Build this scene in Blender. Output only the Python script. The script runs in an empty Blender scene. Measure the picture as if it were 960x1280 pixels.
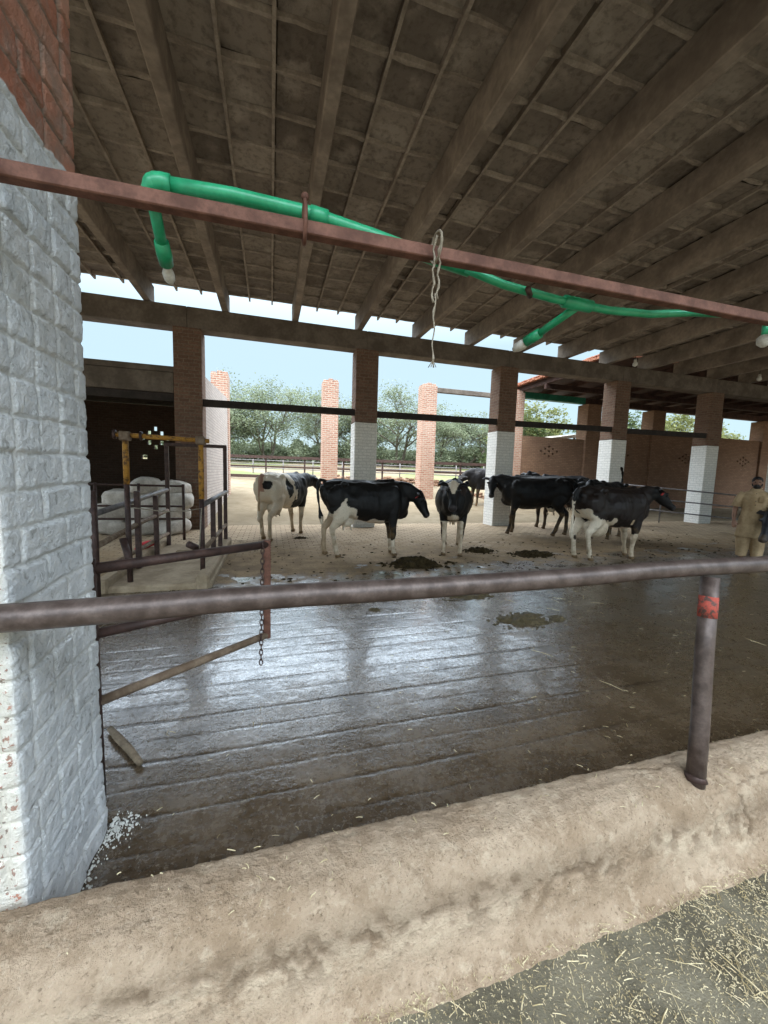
import bpy, math, random
import numpy as np
from mathutils import Vector, Matrix, noise as mnoise

rnd = random.Random(7)
scene = bpy.context.scene
COL = scene.collection
R = math.radians

# ------------------------------------------------------------------ camera
YAW, PITCH, ROLL, FPX, CAMZ = R(16.5), R(-5.7), R(1.7), 480.0, 1.5
fwd = Vector((math.sin(YAW)*math.cos(PITCH), math.cos(YAW)*math.cos(PITCH), math.sin(PITCH)))
rgt = Vector((math.cos(YAW), -math.sin(YAW), 0)); upv = rgt.cross(fwd)
cr = rgt*math.cos(ROLL)+upv*math.sin(ROLL); cu = -rgt*math.sin(ROLL)+upv*math.cos(ROLL)
cam_d = bpy.data.cameras.new('camera'); cam = bpy.data.objects.new('camera', cam_d); COL.objects.link(cam)
cam.matrix_world = Matrix(((cr.x, cu.x, -fwd.x, 0), (cr.y, cu.y, -fwd.y, 0), (cr.z, cu.z, -fwd.z, CAMZ), (0, 0, 0, 1)))
cam_d.sensor_fit = 'VERTICAL'; cam_d.sensor_height = 24.0; cam_d.lens = 24.0*FPX/1280.0
cam_d.clip_start = 0.02; cam_d.clip_end = 2000
scene.camera = cam

# ------------------------------------------------------------------ numpy value noise
def _h(ix, iy, s):
    n = (ix.astype(np.int64)*374761393 + iy.astype(np.int64)*668265263 + s*974711) & 0x7fffffff
    n = ((n ^ (n >> 13))*1274126177) & 0x7fffffff
    n = n ^ (n >> 16)
    return (n & 0xffff)/65535.0
def vn(x, y, s=0):
    x = np.asarray(x, float); y = np.asarray(y, float)
    ix = np.floor(x); iy = np.floor(y); fx = x-ix; fy = y-iy
    fx = fx*fx*(3-2*fx); fy = fy*fy*(3-2*fy)
    a = _h(ix, iy, s); b = _h(ix+1, iy, s); c = _h(ix, iy+1, s); d = _h(ix+1, iy+1, s)
    return (a*(1-fx)+b*fx)*(1-fy)+(c*(1-fx)+d*fx)*fy
def fbm(x, y, s=0, o=4):
    t = 0; a = .5; n = 0
    for k in range(o):
        t = t+a*vn(np.asarray(x)*2**k, np.asarray(y)*2**k, s+k*17); n += a; a *= .55
    return t/n
def sst(a, b, x):
    t = np.clip((x-a)/(b-a), 0, 1); return t*t*(3-2*t)

# ------------------------------------------------------------------ materials
class NT:
    def __init__(s, name):
        s.m = bpy.data.materials.new(name); s.m.use_nodes = True
        s.t = s.m.node_tree; s.N = s.t.nodes; s.L = s.t.links
        s.b = s.N['Principled BSDF']; s.co = s.N.new('ShaderNodeTexCoord').outputs['Object']
    def n(s, typ, **kw):
        nd = s.N.new(typ)
        for k, v in kw.items(): setattr(nd, k, v)
        return nd
    def set(s, sock, v):
        if isinstance(v, bpy.types.NodeSocket): s.L.new(v, sock)
        elif isinstance(v, (tuple, list)) and len(v) == 3 and sock.type == 'RGBA': sock.default_value = (*v, 1)
        else: sock.default_value = v
    def noise(s, scale=5, detail=4, rough=.55, vec=None, dist=0):
        nd = s.n('ShaderNodeTexNoise'); nd.inputs['Scale'].default_value = scale
        nd.inputs['Detail'].default_value = detail; nd.inputs['Roughness'].default_value = rough
        nd.inputs['Distortion'].default_value = dist
        s.L.new(vec or s.co, nd.inputs['Vector']); return nd.outputs['Fac']
    def ramp(s, fac, a, b, lo=0., hi=1.):
        nd = s.n('ShaderNodeMapRange', interpolation_type='SMOOTHSTEP'); s.set(nd.inputs['Value'], fac)
        nd.inputs['From Min'].default_value = a; nd.inputs['From Max'].default_value = b
        nd.inputs['To Min'].default_value = lo; nd.inputs['To Max'].default_value = hi
        return nd.outputs['Result']
    def mix(s, f, a, b, typ='MIX'):
        nd = s.n('ShaderNodeMix', data_type='RGBA', blend_type=typ)
        s.set(nd.inputs['Factor'], f); s.set(nd.inputs['A'], a) if False else None
        s.set(nd.inputs[6], a); s.set(nd.inputs[7], b); return nd.outputs[2]
    def math(s, op, a, b=0.):
        nd = s.n('ShaderNodeMath', operation=op); s.set(nd.inputs[0], a); s.set(nd.inputs[1], b); return nd.outputs[0]
    def attr(s, name, out='Fac'):
        nd = s.n('ShaderNodeAttribute', attribute_name=name); return nd.outputs[out]
    def sep(s, vec=None):
        nd = s.n('ShaderNodeSeparateXYZ'); s.L.new(vec or s.co, nd.inputs[0]); return nd.outputs
    def comb(s, x, y, z):
        nd = s.n('ShaderNodeCombineXYZ')
        for i, v in enumerate((x, y, z)): s.set(nd.inputs[i], v)
        return nd.outputs[0]
    def bump(s, h, strength=.5, dist=.01, prev=None):
        nd = s.n('ShaderNodeBump'); nd.inputs['Strength'].default_value = strength; nd.inputs['Distance'].default_value = dist
        s.L.new(h, nd.inputs['Height'])
        if prev is not None: s.L.new(prev, nd.inputs['Normal'])
        return nd.outputs['Normal']
    def out(s, color=None, rough=None, normal=None, metal=None, spec=None):
        if color is not None: s.set(s.b.inputs['Base Color'], color)
        if rough is not None: s.set(s.b.inputs['Roughness'], rough)
        if normal is not None: s.L.new(normal, s.b.inputs['Normal'])
        if metal is not None: s.set(s.b.inputs['Metallic'], metal)
        if spec is not None: s.set(s.b.inputs['Specular IOR Level'], spec)
        return s.m
M = {}
def simple(name, c1, c2, scale=8, rough=.8, bump=.3, bd=.004, metal=0., spec=.3, detail=5, lo=.35, hi=.65, vec=None):
    t = NT(name); f = t.noise(scale, detail, .6)
    g = t.noise(scale*6, 3, .6)
    c = t.mix(t.ramp(f, lo, hi), c1, c2)
    c = t.mix(t.ramp(g, .3, .75, 0, .35), c, tuple(x*.55 for x in c1))
    h = t.math('ADD', f, t.math('MULTIPLY', g, .6))
    M[name] = t.out(c, rough, t.bump(h, bump, bd), metal, spec); return M[name]
simple('concrete', (.105, .085, .068), (.175, .145, .118), 2.5, .9, .5, .01)
simple('concrete_light', (.25, .185, .115), (.37, .29, .195), 3, .9, .5, .01)
simple('rib', (.26, .215, .175), (.40, .34, .28), 6, .9, .4, .008)
simple('joist', (.175, .14, .113), (.29, .24, .195), 2.2, .9, .4, .01)
simple('rust_pipe', (.070, .048, .040), (.135, .100, .086), 18, .42, .35, .003, .35, .5)
simple('rust_bar', (.10, .043, .028), (.19, .088, .06), 16, .7, .5, .003, .1, .3)
simple('rust_dark', (.045, .026, .021), (.09, .05, .04), 12, .6, .3, .003, .2, .4)
simple('steel_dark', (.022, .017, .014), (.04, .03, .026), 6, .7, .3, .004, .1, .3)
simple('grey_steel', (.13, .12, .12), (.22, .20, .19), 10, .5, .3, .003, .4, .5)
simple('yellow_paint', (.13, .065, .025), (.48, .235, .04), 14, .65, .4, .003, 0, .3, lo=.36, hi=.52)
simple('muddy_pipe', (.15, .10, .065), (.26, .19, .13), 14, .75, .5, .004, 0, .3)
simple('green_plastic', (.012, .27, .115), (.03, .36, .17), 9, .33, .1, .002, 0, .5)
simple('grey_plastic', (.45, .42, .36), (.62, .60, .55), 20, .4, .3, .002, 0, .5)
simple('rope_fibre', (.22, .18, .13), (.36, .31, .24), 60, .95, .8, .004)
simple('sack', (.46, .41, .35), (.68, .63, .56), 5, .8, .8, .02)
simple('red_cloth', (.45, .02, .03), (.6, .04, .05), 8, .8, .4, .01)
simple('dung', (.022, .015, .006), (.055, .038, .016), 18, .9, .9, .02, 0, .1)
simple('dung_fresh', (.05, .036, .011), (.095, .068, .024), 18, .55, .9, .02, 0, .5)
simple('stick_wood', (.16, .12, .08), (.28, .22, .15), 20, .9, .6, .006)
simple('straw', (.34, .27, .14), (.68, .59, .39), 45, .8, .1, .001)
simple('bark', (.10, .085, .068), (.17, .145, .12), 6, .95, .6, .02)
simple('thatch', (.35, .32, .27), (.5, .47, .41), 12, .95, .8, .03)
simple('worn_red', (.09, .055, .045), (.42, .075, .05), 55, .75, .4, .002, lo=.40, hi=.52)
simple('tag_red', (.6, .05, .05), (.7, .08, .07), 20, .5, 0, .001)
simple('eye', (.008, .006, .005), (.012, .01, .008), 5, .08, 0, .001, 0, .6)
simple('hair', (.008, .007, .006), (.02, .016, .013), 60, .6, .6, .006)
simple('skin', (.20, .10, .06), (.27, .14, .085), 12, .55, .15, .003, 0, .4)
simple('kameez', (.33, .225, .12), (.47, .34, .195), 4, .9, .5, .03)
simple('green_beam', (.01, .10, .06), (.02, .16, .095), 4, .6, .2, .003)
simple('roof_tile', (.26, .09, .05), (.38, .17, .10), 7, .9, .6, .02)
simple('girder', (.035, .018, .014), (.07, .035, .026), 5, .8, .3, .006)
simple('limewash', (.62, .62, .58), (.74, .74, .70), 30, .9, .6, .004)
simple('brass', (.25, .18, .07), (.4, .3, .14), 20, .4, .2, .002, .6, .5)
simple('sandal', (.05, .03, .02), (.08, .05, .03), 20, .7, .2, .002)

def brick_mat(name, c1, c2, mort, row=.083, bw=.23, dirt=.4, rough=.9, mm=.012, bs=.6):
    t = NT(name); x, y, z = t.sep()
    v = t.comb(t.math('ADD', x, y), z, 0.)
    wob = t.n('ShaderNodeTexNoise'); wob.inputs['Scale'].default_value = 6; t.L.new(t.co, wob.inputs['Vector'])
    vm = t.n('ShaderNodeVectorMath', operation='MULTIPLY_ADD')
    t.L.new(wob.outputs['Color'], vm.inputs[0]); vm.inputs[1].default_value = (.03, .03, 0); t.L.new(v, vm.inputs[2])
    b = t.n('ShaderNodeTexBrick'); t.L.new(vm.outputs[0], b.inputs['Vector'])
    b.inputs['Scale'].default_value = 1; b.inputs['Brick Width'].default_value = bw; b.inputs['Row Height'].default_value = row
    b.inputs['Mortar Size'].default_value = mm; b.inputs['Mortar Smooth'].default_value = .25; b.inputs['Bias'].default_value = 0
    t.set(b.inputs['Color1'], c1); t.set(b.inputs['Color2'], c2); t.set(b.inputs['Mortar'], mort)
    n1 = t.noise(1.3, 5, .6); n2 = t.noise(25, 4, .6)
    c = t.mix(t.ramp(n1, .4, .7, 0, dirt), b.outputs['Color'], tuple(.5*(a+m)*.75 for a, m in zip(c1, mort)))
    c = t.mix(t.ramp(n2, .35, .7, 0, .45), c, tuple(a*.6 for a in c1))
    h = t.math('SUBTRACT', t.math('MULTIPLY', n2, .5), b.outputs['Fac'])
    M[name] = t.out(c, rough, t.bump(h, bs, .012), 0., .2); return M[name]
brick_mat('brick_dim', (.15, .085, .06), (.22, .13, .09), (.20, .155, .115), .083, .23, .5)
brick_mat('brick_red', (.36, .165, .11), (.50, .30, .22), (.50, .42, .34), .083, .23, .25, mm=.018)
brick_mat('brick_wall', (.40, .26, .18), (.52, .36, .25), (.30, .23, .17), .083, .23, .3, mm=.016)
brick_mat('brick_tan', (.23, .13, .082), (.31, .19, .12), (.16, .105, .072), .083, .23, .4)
brick_mat('brick_shaded', (.07, .042, .03), (.10, .06, .045), (.09, .07, .05), .083, .23, .5)  # darkened brick, the store's interior shade put into its colour
brick_mat('brick_pale', (.46, .40, .36), (.56, .48, .43), (.36, .31, .28), .083, .23, .3)
brick_mat('brick_white', (.76, .74, .69), (.84, .82, .77), (.60, .585, .55), .083, .23, .12, bs=.5, mm=.009)

# ------------------------------------------------------------------ object helpers
def link(o, parent=None):
    COL.objects.link(o)
    if parent is not None: o.parent = parent
    return o
def tag(o, label=None, cat=None, group=None, kind=None):
    if label: o['label'] = label
    if cat: o['category'] = cat
    if group: o['group'] = group
    if kind: o['kind'] = kind
    return o
def empty(name, loc, label, cat, group=None, rz=0., sc=1.):
    o = bpy.data.objects.new(name, None); o.location = loc; o.rotation_euler = (0, 0, rz); o.scale = (sc,)*3
    o.empty_display_size = .1
    link(o); return tag(o, label, cat, group)
def root_loc(o):
    while o.parent: o = o.parent
    return Vector(o.location)

class MB:
    def __init__(s): s.v = []; s.f = []
    def add(s, vs, fs):
        k = len(s.v); s.v += [tuple(v) for v in vs]; s.f += [tuple(i+k for i in f) for f in fs]; return s
    def box(s, lo, hi):
        (a, b, c), (d, e, f) = lo, hi
        return s.add([(a, b, c), (d, b, c), (d, e, c), (a, e, c), (a, b, f), (d, b, f), (d, e, f), (a, e, f)],
                     [(0, 3, 2, 1), (4, 5, 6, 7), (0, 1, 5, 4), (1, 2, 6, 5), (2, 3, 7, 6), (3, 0, 4, 7)])
    def bbox(s, lo, hi, b=.012):            # box with chamfered edges
        c = [(l+h)/2 for l, h in zip(lo, hi)]; h = [(h-l)/2 for l, h in zip(lo, hi)]
        b = min(b, *[x*.45 for x in h]); vs = []; idx = {}
        for sx in (-1, 1):
            for sy in (-1, 1):
                for sz in (-1, 1):
                    for ax in range(3):
                        sg = (sx, sy, sz)
                        p = [c[i]+sg[i]*(h[i]-(0 if i == ax else b)) for i in range(3)]
                        idx[(sx, sy, sz, ax)] = len(vs); vs.append(p)
        fs = []
        g = lambda sg, ax: idx[(*sg, ax)]
        for ax in range(3):
            u, w = (ax+1) % 3, (ax+2) % 3
            for sa in (-1, 1):
                q = []
                for su, sw in ((-1, -1), (1, -1), (1, 1), (-1, 1)):
                    sg = [0]*3; sg[ax] = sa; sg[u] = su; sg[w] = sw; q.append(g(sg, ax))
                fs.append(q if sa > 0 else q[::-1])
            for su in (-1, 1):
                for sw in (-1, 1):
                    lo_ = [0]*3; lo_[u] = su; lo_[w] = sw; hi_ = lo_[:]; lo_[ax] = -1; hi_[ax] = 1
                    q = [g(lo_, u), g(hi_, u), g(hi_, w), g(lo_, w)]
                    fs.append(q if su*sw < 0 else q[::-1])
        for sx in (-1, 1):
            for sy in (-1, 1):
                for sz in (-1, 1):
                    q = [g((sx, sy, sz), a) for a in range(3)]
                    fs.append(q if sx*sy*sz > 0 else q[::-1])
        return s.add(vs, fs)
    def tube(s, pts, rad, seg=12, ref=None, closed_ends=True):
        """rad: number, list of numbers, or list of (r_side, r_normal)"""
        pts = [Vector(p) for p in pts]; n = len(pts)
        if not isinstance(rad, (list, tuple)): rad = [rad]*n
        vs = []; prev = None
        for i, p in enumerate(pts):
            t = (pts[min(i+1, n-1)]-pts[max(i-1, 0)]).normalized()
            if ref is not None: rf = Vector(ref)
            elif prev is not None: rf = prev
            else: rf = Vector((0, 0, 1)) if abs(t.z) < .9 else Vector((1, 0, 0))
            sd = rf.cross(t)
            if sd.length < 1e-5: sd = Vector((0, 1, 0)).cross(t)
            sd.normalize(); nm = t.cross(sd); prev = nm
            rs, rn = rad[i] if isinstance(rad[i], (tuple, list)) else (rad[i], rad[i])
            for k in range(seg):
                a = 2*math.pi*k/seg
                vs.append(p+sd*math.cos(a)*rs+nm*math.sin(a)*rn)
        fs = [(i*seg+k, i*seg+(k+1) % seg, (i+1)*seg+(k+1) % seg, (i+1)*seg+k) for i in range(n-1) for k in range(seg)]
        if closed_ends:
            fs.append(tuple(range(seg))[::-1]); fs.append(tuple((n-1)*seg+k for k in range(seg)))
        return s.add(vs, fs)
    def ball(s, c, r, seg=10, rings=7):
        rx, ry, rz = r if isinstance(r, (tuple, list)) else (r,)*3
        vs = [(c[0], c[1], c[2]-rz)]
        for j in range(1, rings):
            ph = math.pi*j/rings
            for k in range(seg):
                a = 2*math.pi*k/seg
                vs.append((c[0]+rx*math.sin(ph)*math.cos(a), c[1]+ry*math.sin(ph)*math.sin(a), c[2]-rz*math.cos(ph)))
        vs.append((c[0], c[1], c[2]+rz)); fs = []
        for k in range(seg): fs.append((0, 1+(k+1) % seg, 1+k))
        for j in range(rings-2):
            for k in range(seg):
                a = 1+j*seg+k; b = 1+j*seg+(k+1) % seg; fs.append((a, b, b+seg, a+seg))
        l = len(vs)-1; q = 1+(rings-2)*seg
        for k in range(seg): fs.append((l, q+k, q+(k+1) % seg))
        return s.add(vs, fs)
    def xf(s, mat):
        s.v = [tuple(mat @ Vector(v)) for v in s.v]; return s
    def mesh(s, name, off=(0, 0, 0), smooth=False):
        me = bpy.data.meshes.new(name)
        v = np.array(s.v, float)-np.array(off, float)
        me.from_pydata([tuple(p) for p in v.tolist()], [], s.f); me.update()
        if smooth: me.polygons.foreach_set('use_smooth', [True]*len(me.polygons))
        return me
    def build(s, name, mat, parent=None, smooth=False, local=False, loc=None):
        off = (0, 0, 0)
        if parent is not None and not local: off = root_loc(parent)
        if parent is None and loc is not None: off = loc
        o = bpy.data.objects.new(name, s.mesh(name, off, smooth)); o.data.materials.append(M[mat] if isinstance(mat, str) else mat)
        if parent is None and loc is not None: o.location = loc
        return link(o, parent)
def pipe(name, p0, p1, r, mat, parent, seg=14, joints=None):
    pts = joints or [p0, p1]
    return MB().tube(pts, r, seg).build(name, mat, parent, True)
def autosmooth(o, ang=40):
    me = o.data; me.polygons.foreach_set('use_smooth', [True]*len(me.polygons))
    try: me.set_sharp_from_angle(angle=R(ang))
    except Exception: pass
def grid_mesh(name, X, Y, Z, mat, smooth=True, attrs=None, loc=(0, 0, 0)):
    ny, nx = Z.shape
    co = np.stack([X.ravel(), Y.ravel(), Z.ravel()], 1)
    i = np.arange(ny*nx).reshape(ny, nx)
    q = np.stack([i[:-1, :-1].ravel(), i[:-1, 1:].ravel(), i[1:, 1:].ravel(), i[1:, :-1].ravel()], 1)
    return np_mesh(name, co, q, mat, smooth, attrs)
def np_mesh(name, co, q, mat, smooth=True, attrs=None, parent=None):
    me = bpy.data.meshes.new(name); nf, k = q.shape
    me.vertices.add(len(co)); me.vertices.foreach_set('co', co.astype(np.float32).ravel())
    me.loops.add(nf*k); me.loops.foreach_set('vertex_index', q.astype(np.int32).ravel())
    me.polygons.add(nf); me.polygons.foreach_set('loop_start', np.arange(nf, dtype=np.int32)*k)
    me.polygons.foreach_set('use_smooth', np.full(nf, smooth))
    me.update(calc_edges=True); me.validate()
    for nm, val in (attrs or {}).items():
        a = me.attributes.new(nm, 'FLOAT', 'POINT'); a.data.foreach_set('value', np.asarray(val, np.float32).ravel())
    o = bpy.data.objects.new(name, me); me.materials.append(M[mat] if isinstance(mat, str) else mat)
    return link(o, parent)

# ------------------------------------------------------------------ world and sun
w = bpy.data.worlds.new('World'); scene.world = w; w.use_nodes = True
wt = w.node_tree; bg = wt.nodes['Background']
SUN_EL, SUN_AZ = R(64), R(215)      # azimuth measured from +Y clockwise: the sun stands behind the camera
sky = wt.nodes.new('ShaderNodeTexSky'); sky.sky_type = 'NISHITA'; sky.sun_disc = False
sky.sun_elevation = SUN_EL; sky.sun_rotation = SUN_AZ; sky.air_density = 1.0; sky.dust_density = 2.0
tc = wt.nodes.new('ShaderNodeTexCoord'); sx = wt.nodes.new('ShaderNodeSeparateXYZ')
wt.links.new(tc.outputs['Generated'], sx.inputs[0])
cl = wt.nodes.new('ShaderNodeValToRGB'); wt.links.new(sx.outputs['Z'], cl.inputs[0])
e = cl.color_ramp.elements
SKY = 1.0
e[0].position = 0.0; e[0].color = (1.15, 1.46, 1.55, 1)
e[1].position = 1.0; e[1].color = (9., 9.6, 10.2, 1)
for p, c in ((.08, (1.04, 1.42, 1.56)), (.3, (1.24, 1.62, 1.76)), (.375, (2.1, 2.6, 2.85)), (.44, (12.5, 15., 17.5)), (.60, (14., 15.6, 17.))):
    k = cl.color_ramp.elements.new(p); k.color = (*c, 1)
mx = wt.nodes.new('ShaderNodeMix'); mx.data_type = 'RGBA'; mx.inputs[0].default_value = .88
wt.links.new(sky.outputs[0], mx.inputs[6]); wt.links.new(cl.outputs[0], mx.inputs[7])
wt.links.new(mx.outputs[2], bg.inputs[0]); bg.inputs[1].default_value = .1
sd = bpy.data.lights.new('sun', 'SUN'); sd.energy = .55; sd.angle = R(25); sd.color = (1, .94, .84)
so = bpy.data.objects.new('sun', sd); COL.objects.link(so)
sdir = Vector((math.sin(SUN_AZ)*math.cos(SUN_EL), math.cos(SUN_AZ)*math.cos(SUN_EL), math.sin(SUN_EL)))
so.rotation_euler = sdir.to_track_quat('Z', 'Y').to_euler(); so.location = sdir*30
scene.view_settings.view_transform = 'Standard'; scene.view_settings.look = 'None'
scene.view_settings.exposure = 2.38; scene.view_settings.gamma = 1; scene.view_settings.use_curve_mapping = False

# ------------------------------------------------------------------ ground
def terr(x, y):
    x = np.asarray(x, float); y = np.asarray(y, float)
    t = np.interp(y, [11, 16.5, 20, 22, 60], [0, .47, .95, 1.05, 3.15])
    lo = np.interp(y, [11, 22, 60], [0, .15, 3.15])
    k = sst(8.5, 12.5, x)*(1-sst(22, 30, y))
    return t*(1-k)+lo*k
def th(x, y): return float(terr(x, y))

t = NT('yard_soil'); n1 = t.noise(.35, 5); n2 = t.noise(3, 5); n3 = t.noise(40, 3)
c = t.mix(t.ramp(n1, .35, .65), (.19, .15, .098), (.26, .212, .145))
c = t.mix(t.ramp(n2, .4, .7, 0, .5), c, (.15, .115, .07))
yv = t.sep()[1]
gr = t.math('MULTIPLY', t.ramp(t.noise(.25, 4), .48, .6), t.ramp(yv, 22, 26))
c = t.mix(t.math('MULTIPLY', gr, .7), c, (.13, .17, .06))
M['yard'] = t.out(c, .95, t.bump(t.math('ADD', n2, n3), .4, .02), 0., .1)
xs = np.concatenate([np.linspace(-160, -12, 25), np.linspace(-11, 30, 83), np.linspace(32, 200, 28)])
ys = np.concatenate([np.linspace(-60, 10.7, 12), np.linspace(10.97, 24, 60), np.linspace(25, 62, 40), np.linspace(70, 400, 18)])
GX, GY = np.meshgrid(xs, ys)
GZ = terr(GX, GY)+.05*(fbm(GX*.6, GY*.6, 3)-.5)*sst(11.5, 14, GY)
GZ = np.where(GY < 10.9, -.06, GZ)
tag(grid_mesh('ground', GX, GY, GZ, 'yard'), kind='structure')

# wet, grooved pen floor and dry brick paving in one sheet
t = NT('pen_floor'); x, y, z = t.sep()
big = t.noise(.55, 4, .6); med = t.noise(3.2, 6, .65); fine = t.noise(38, 4, .65); vf = t.noise(120, 3, .6)
edge = t.math('ADD', y, t.math('MULTIPLY', t.math('SUBTRACT', med, .5), 2.0))
edge = t.math('SUBTRACT', edge, t.math('MULTIPLY', x, .08))
wet = t.ramp(edge, 4.75, 5.75, 1., 0.)
pud = t.math('MULTIPLY', t.ramp(t.noise(1.7, 4), .56, .6), t.ramp(edge, 5.4, 6.3, 1., 0.))
wet = t.math('MAXIMUM', wet, pud)
bk = t.n('ShaderNodeTexBrick'); t.L.new(t.comb(x, y, 0.), bk.inputs['Vector'])
bk.inputs['Scale'].default_value = 1; bk.inputs['Brick Width'].default_value = .24; bk.inputs['Row Height'].default_value = .125
bk.inputs['Mortar Size'].default_value = .012; bk.inputs['Mortar Smooth'].default_value = .4
t.set(bk.inputs['Color1'], (.33, .245, .155)); t.set(bk.inputs['Color2'], (.43, .33, .215)); t.set(bk.inputs['Mortar'], (.15, .098, .055))
soil = t.mix(t.ramp(med, .35, .65), (.135, .083, .036), (.245, .165, .083))
cover = t.ramp(t.math('ADD', t.math('MULTIPLY', y, -.22), t.math('MULTIPLY', t.math('ADD', big, med), 1.0)), -.95, -.45)
dry = t.mix(t.math('MULTIPLY', cover, .9), bk.outputs['Color'], soil)
dry = t.mix(t.ramp(fine, .45, .72, 0, .65), dry, (.085, .055, .028))
dry = t.mix(t.ramp(t.noise(1.1, 5, .7), .56, .66, 0, .6), dry, (.10, .066, .034))
wc = t.mix(t.ramp(med, .35, .65), (.062, .042, .024), (.118, .083, .050))
wc = t.mix(t.math('MULTIPLY', t.ramp(x, 1.6, 3.6), t.ramp(big, .3, .6, .35, .9)), wc, (.075, .053, .028))
wc = t.mix(t.ramp(fine, .52, .68, 0, .6), wc, (.05, .036, .024))
wc = t.mix(t.ramp(vf, .60, .72, 0, .5), wc, (.19, .15, .09))
gv = t.attr('groove'); wc = t.mix(t.math('MULTIPLY', gv, .9), wc, (.018, .011, .006))
col = t.mix(wet, dry, wc)
rw = t.ramp(t.math('ADD', t.math('MULTIPLY', med, .6), t.math('MULTIPLY', fine, .4)), .38, .62, .07, .30)
rw = t.math('ADD', rw, t.math('MULTIPLY', t.ramp(t.noise(30, 8, .75), .44, .62), .15))
rw = t.math('ADD', rw, t.math('MULTIPLY', t.ramp(x, 2.6, 4.5), .10))
rr = t.n('ShaderNodeMix', data_type='FLOAT'); t.set(rr.inputs[0], wet); rr.inputs[2].default_value = .93; t.L.new(rw, rr.inputs[3])
hh = t.math('ADD', t.math('MULTIPLY', med, .8), t.math('ADD', t.math('MULTIPLY', fine, .5), t.math('MULTIPLY', vf, .18)))
hd = t.math('SUBTRACT', hh, t.math('MULTIPLY', t.math('MULTIPLY', bk.outputs['Fac'], t.math('SUBTRACT', 1., wet)), 1.2))
stv = t.n('ShaderNodeVectorMath', operation='MULTIPLY'); t.L.new(t.co, stv.inputs[0]); stv.inputs[1].default_value = (.75, 1.5, 1)
dirt = t.ramp(t.noise(30, 8, .78, stv.outputs[0]), .44, .62)
wc = t.mix(t.math('MULTIPLY', dirt, .6), wc, (.048, .031, .016))
wc = t.mix(t.ramp(t.noise(30, 5, .7), .57, .64, 0, .8), wc, (.13, .10, .06))
col = t.mix(wet, dry, wc)
film = t.math('MULTIPLY', wet, t.ramp(t.math('ADD', t.math('MULTIPLY', med, .55), t.math('MULTIPLY', fine, .45)), .40, .54))
film = t.math('MULTIPLY', film, t.ramp(x, 2.6, 5.2, 1., .4))
film = t.math('MULTIPLY', film, t.math('SUBTRACT', 1., t.math('MULTIPLY', t.attr('groove'), .9)))
film = t.math('MULTIPLY', film, t.math('SUBTRACT', 1., t.math('MULTIPLY', dirt, .7)))
t.set(t.b.inputs['Coat Weight'], film); t.b.inputs['Coat Roughness'].default_value = .07; t.b.inputs['Coat IOR'].default_value = 1.5
t.L.new(t.bump(t.math('ADD', t.math('MULTIPLY', med, .6), t.math('MULTIPLY', fine, .4)), .10, .016), t.b.inputs['Coat Normal'])
M['pen'] = t.out(col, rr.outputs[0], t.bump(hd, .30, .014), 0., t.math('ADD', .35, t.math('MULTIPLY', wet, .65)))
xs = np.concatenate([np.linspace(-9, -1.4, 40), np.arange(-1.36, 4.0, .02), np.arange(4.05, 9, .05), np.linspace(9.2, 27, 60)])
ys = np.concatenate([np.arange(1.16, 3.6, .008), np.arange(3.61, 6, .018), np.linspace(6.03, 11.02, 60)])
PX, PY = np.meshgrid(xs, ys)
gs = .172; wob = .022*(vn(PX*1.1, PY*.4, 5)-.5)+.022*(fbm(PX*8, PY*1.2, 9)-.5)
row = (PY+wob-1.555)/gs; d = np.abs(row-np.round(row))*gs
wdt = .006+.010*vn(PX*6, np.round(row)*3.3, 21)**2
gm = np.exp(-(d/wdt)**2)*np.clip(.2+1.2*vn(PX*1.6, np.round(row)*1.7, 4), 0, 1)*(.55+.45*(np.round(row) % 2))
gm = gm*(1-sst(4.8, 5.8, PY))
PZ = -.002*gm+.006*(fbm(PX*1.1, PY*1.1, 2)-.5)+.0035*(fbm(PX*7, PY*7, 8, 3)-.5)
tag(grid_mesh('pen_floor', PX, PY, PZ, 'pen', attrs={'groove': gm}), kind='structure')

# feed alley where the camera stands
t = NT('alley'); n1 = t.noise(4, 5); n2 = t.noise(70, 4, .7); n3 = t.noise(170, 3, .7)
c = t.mix(t.ramp(n1, .35, .65), (.105, .095, .068), (.19, .172, .125))
c = t.mix(t.ramp(n2, .54, .68, 0, .75), c, (.26, .22, .13))
c = t.mix(t.ramp(n3, .60, .70, 0, .7), c, (.45, .38, .23))
M['alley'] = t.out(c, .8, t.bump(t.math('ADD', n2, n3), .6, .006), 0., .25)
AX, AY = np.meshgrid(np.linspace(-9, 27, 260), np.linspace(-6, 1.0, 120))
tag(grid_mesh('feed_alley', AX, AY, .0+.012*(fbm(AX*2, AY*2, 6)-.5), 'alley'), kind='structure')

# ------------------------------------------------------------------ kerb
t = NT('kerb_render'); n1 = t.noise(3, 6, .65); n2 = t.noise(22, 5, .65); n3 = t.noise(80, 4, .7)
vo = t.n('ShaderNodeTexVoronoi'); vo.inputs['Scale'].default_value = 55; t.L.new(t.co, vo.inputs['Vector'])
c = t.mix(t.ramp(n1, .35, .65), (.30, .218, .145), (.42, .325, .232))
c = t.mix(t.ramp(n2, .42, .66, 0, .5), c, (.20, .14, .088))
c = t.mix(t.ramp(t.noise(55, 5, .8), .60, .68, 0, .85), c, (.10, .068, .042))
c = t.mix(t.ramp(t.noise(14, 6, .75), .55, .64, 0, .5), c, (.50, .41, .30))
c = t.mix(t.ramp(t.noise(1.1, 5, .7), .52, .66, 0, .25), c, (.20, .14, .09))
c = t.mix(t.ramp(n3, .56, .70, 0, .7), c, (.13, .09, .06))
c = t.mix(t.ramp(n3, .30, .42, .5, 0), c, (.44, .37, .29))
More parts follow.
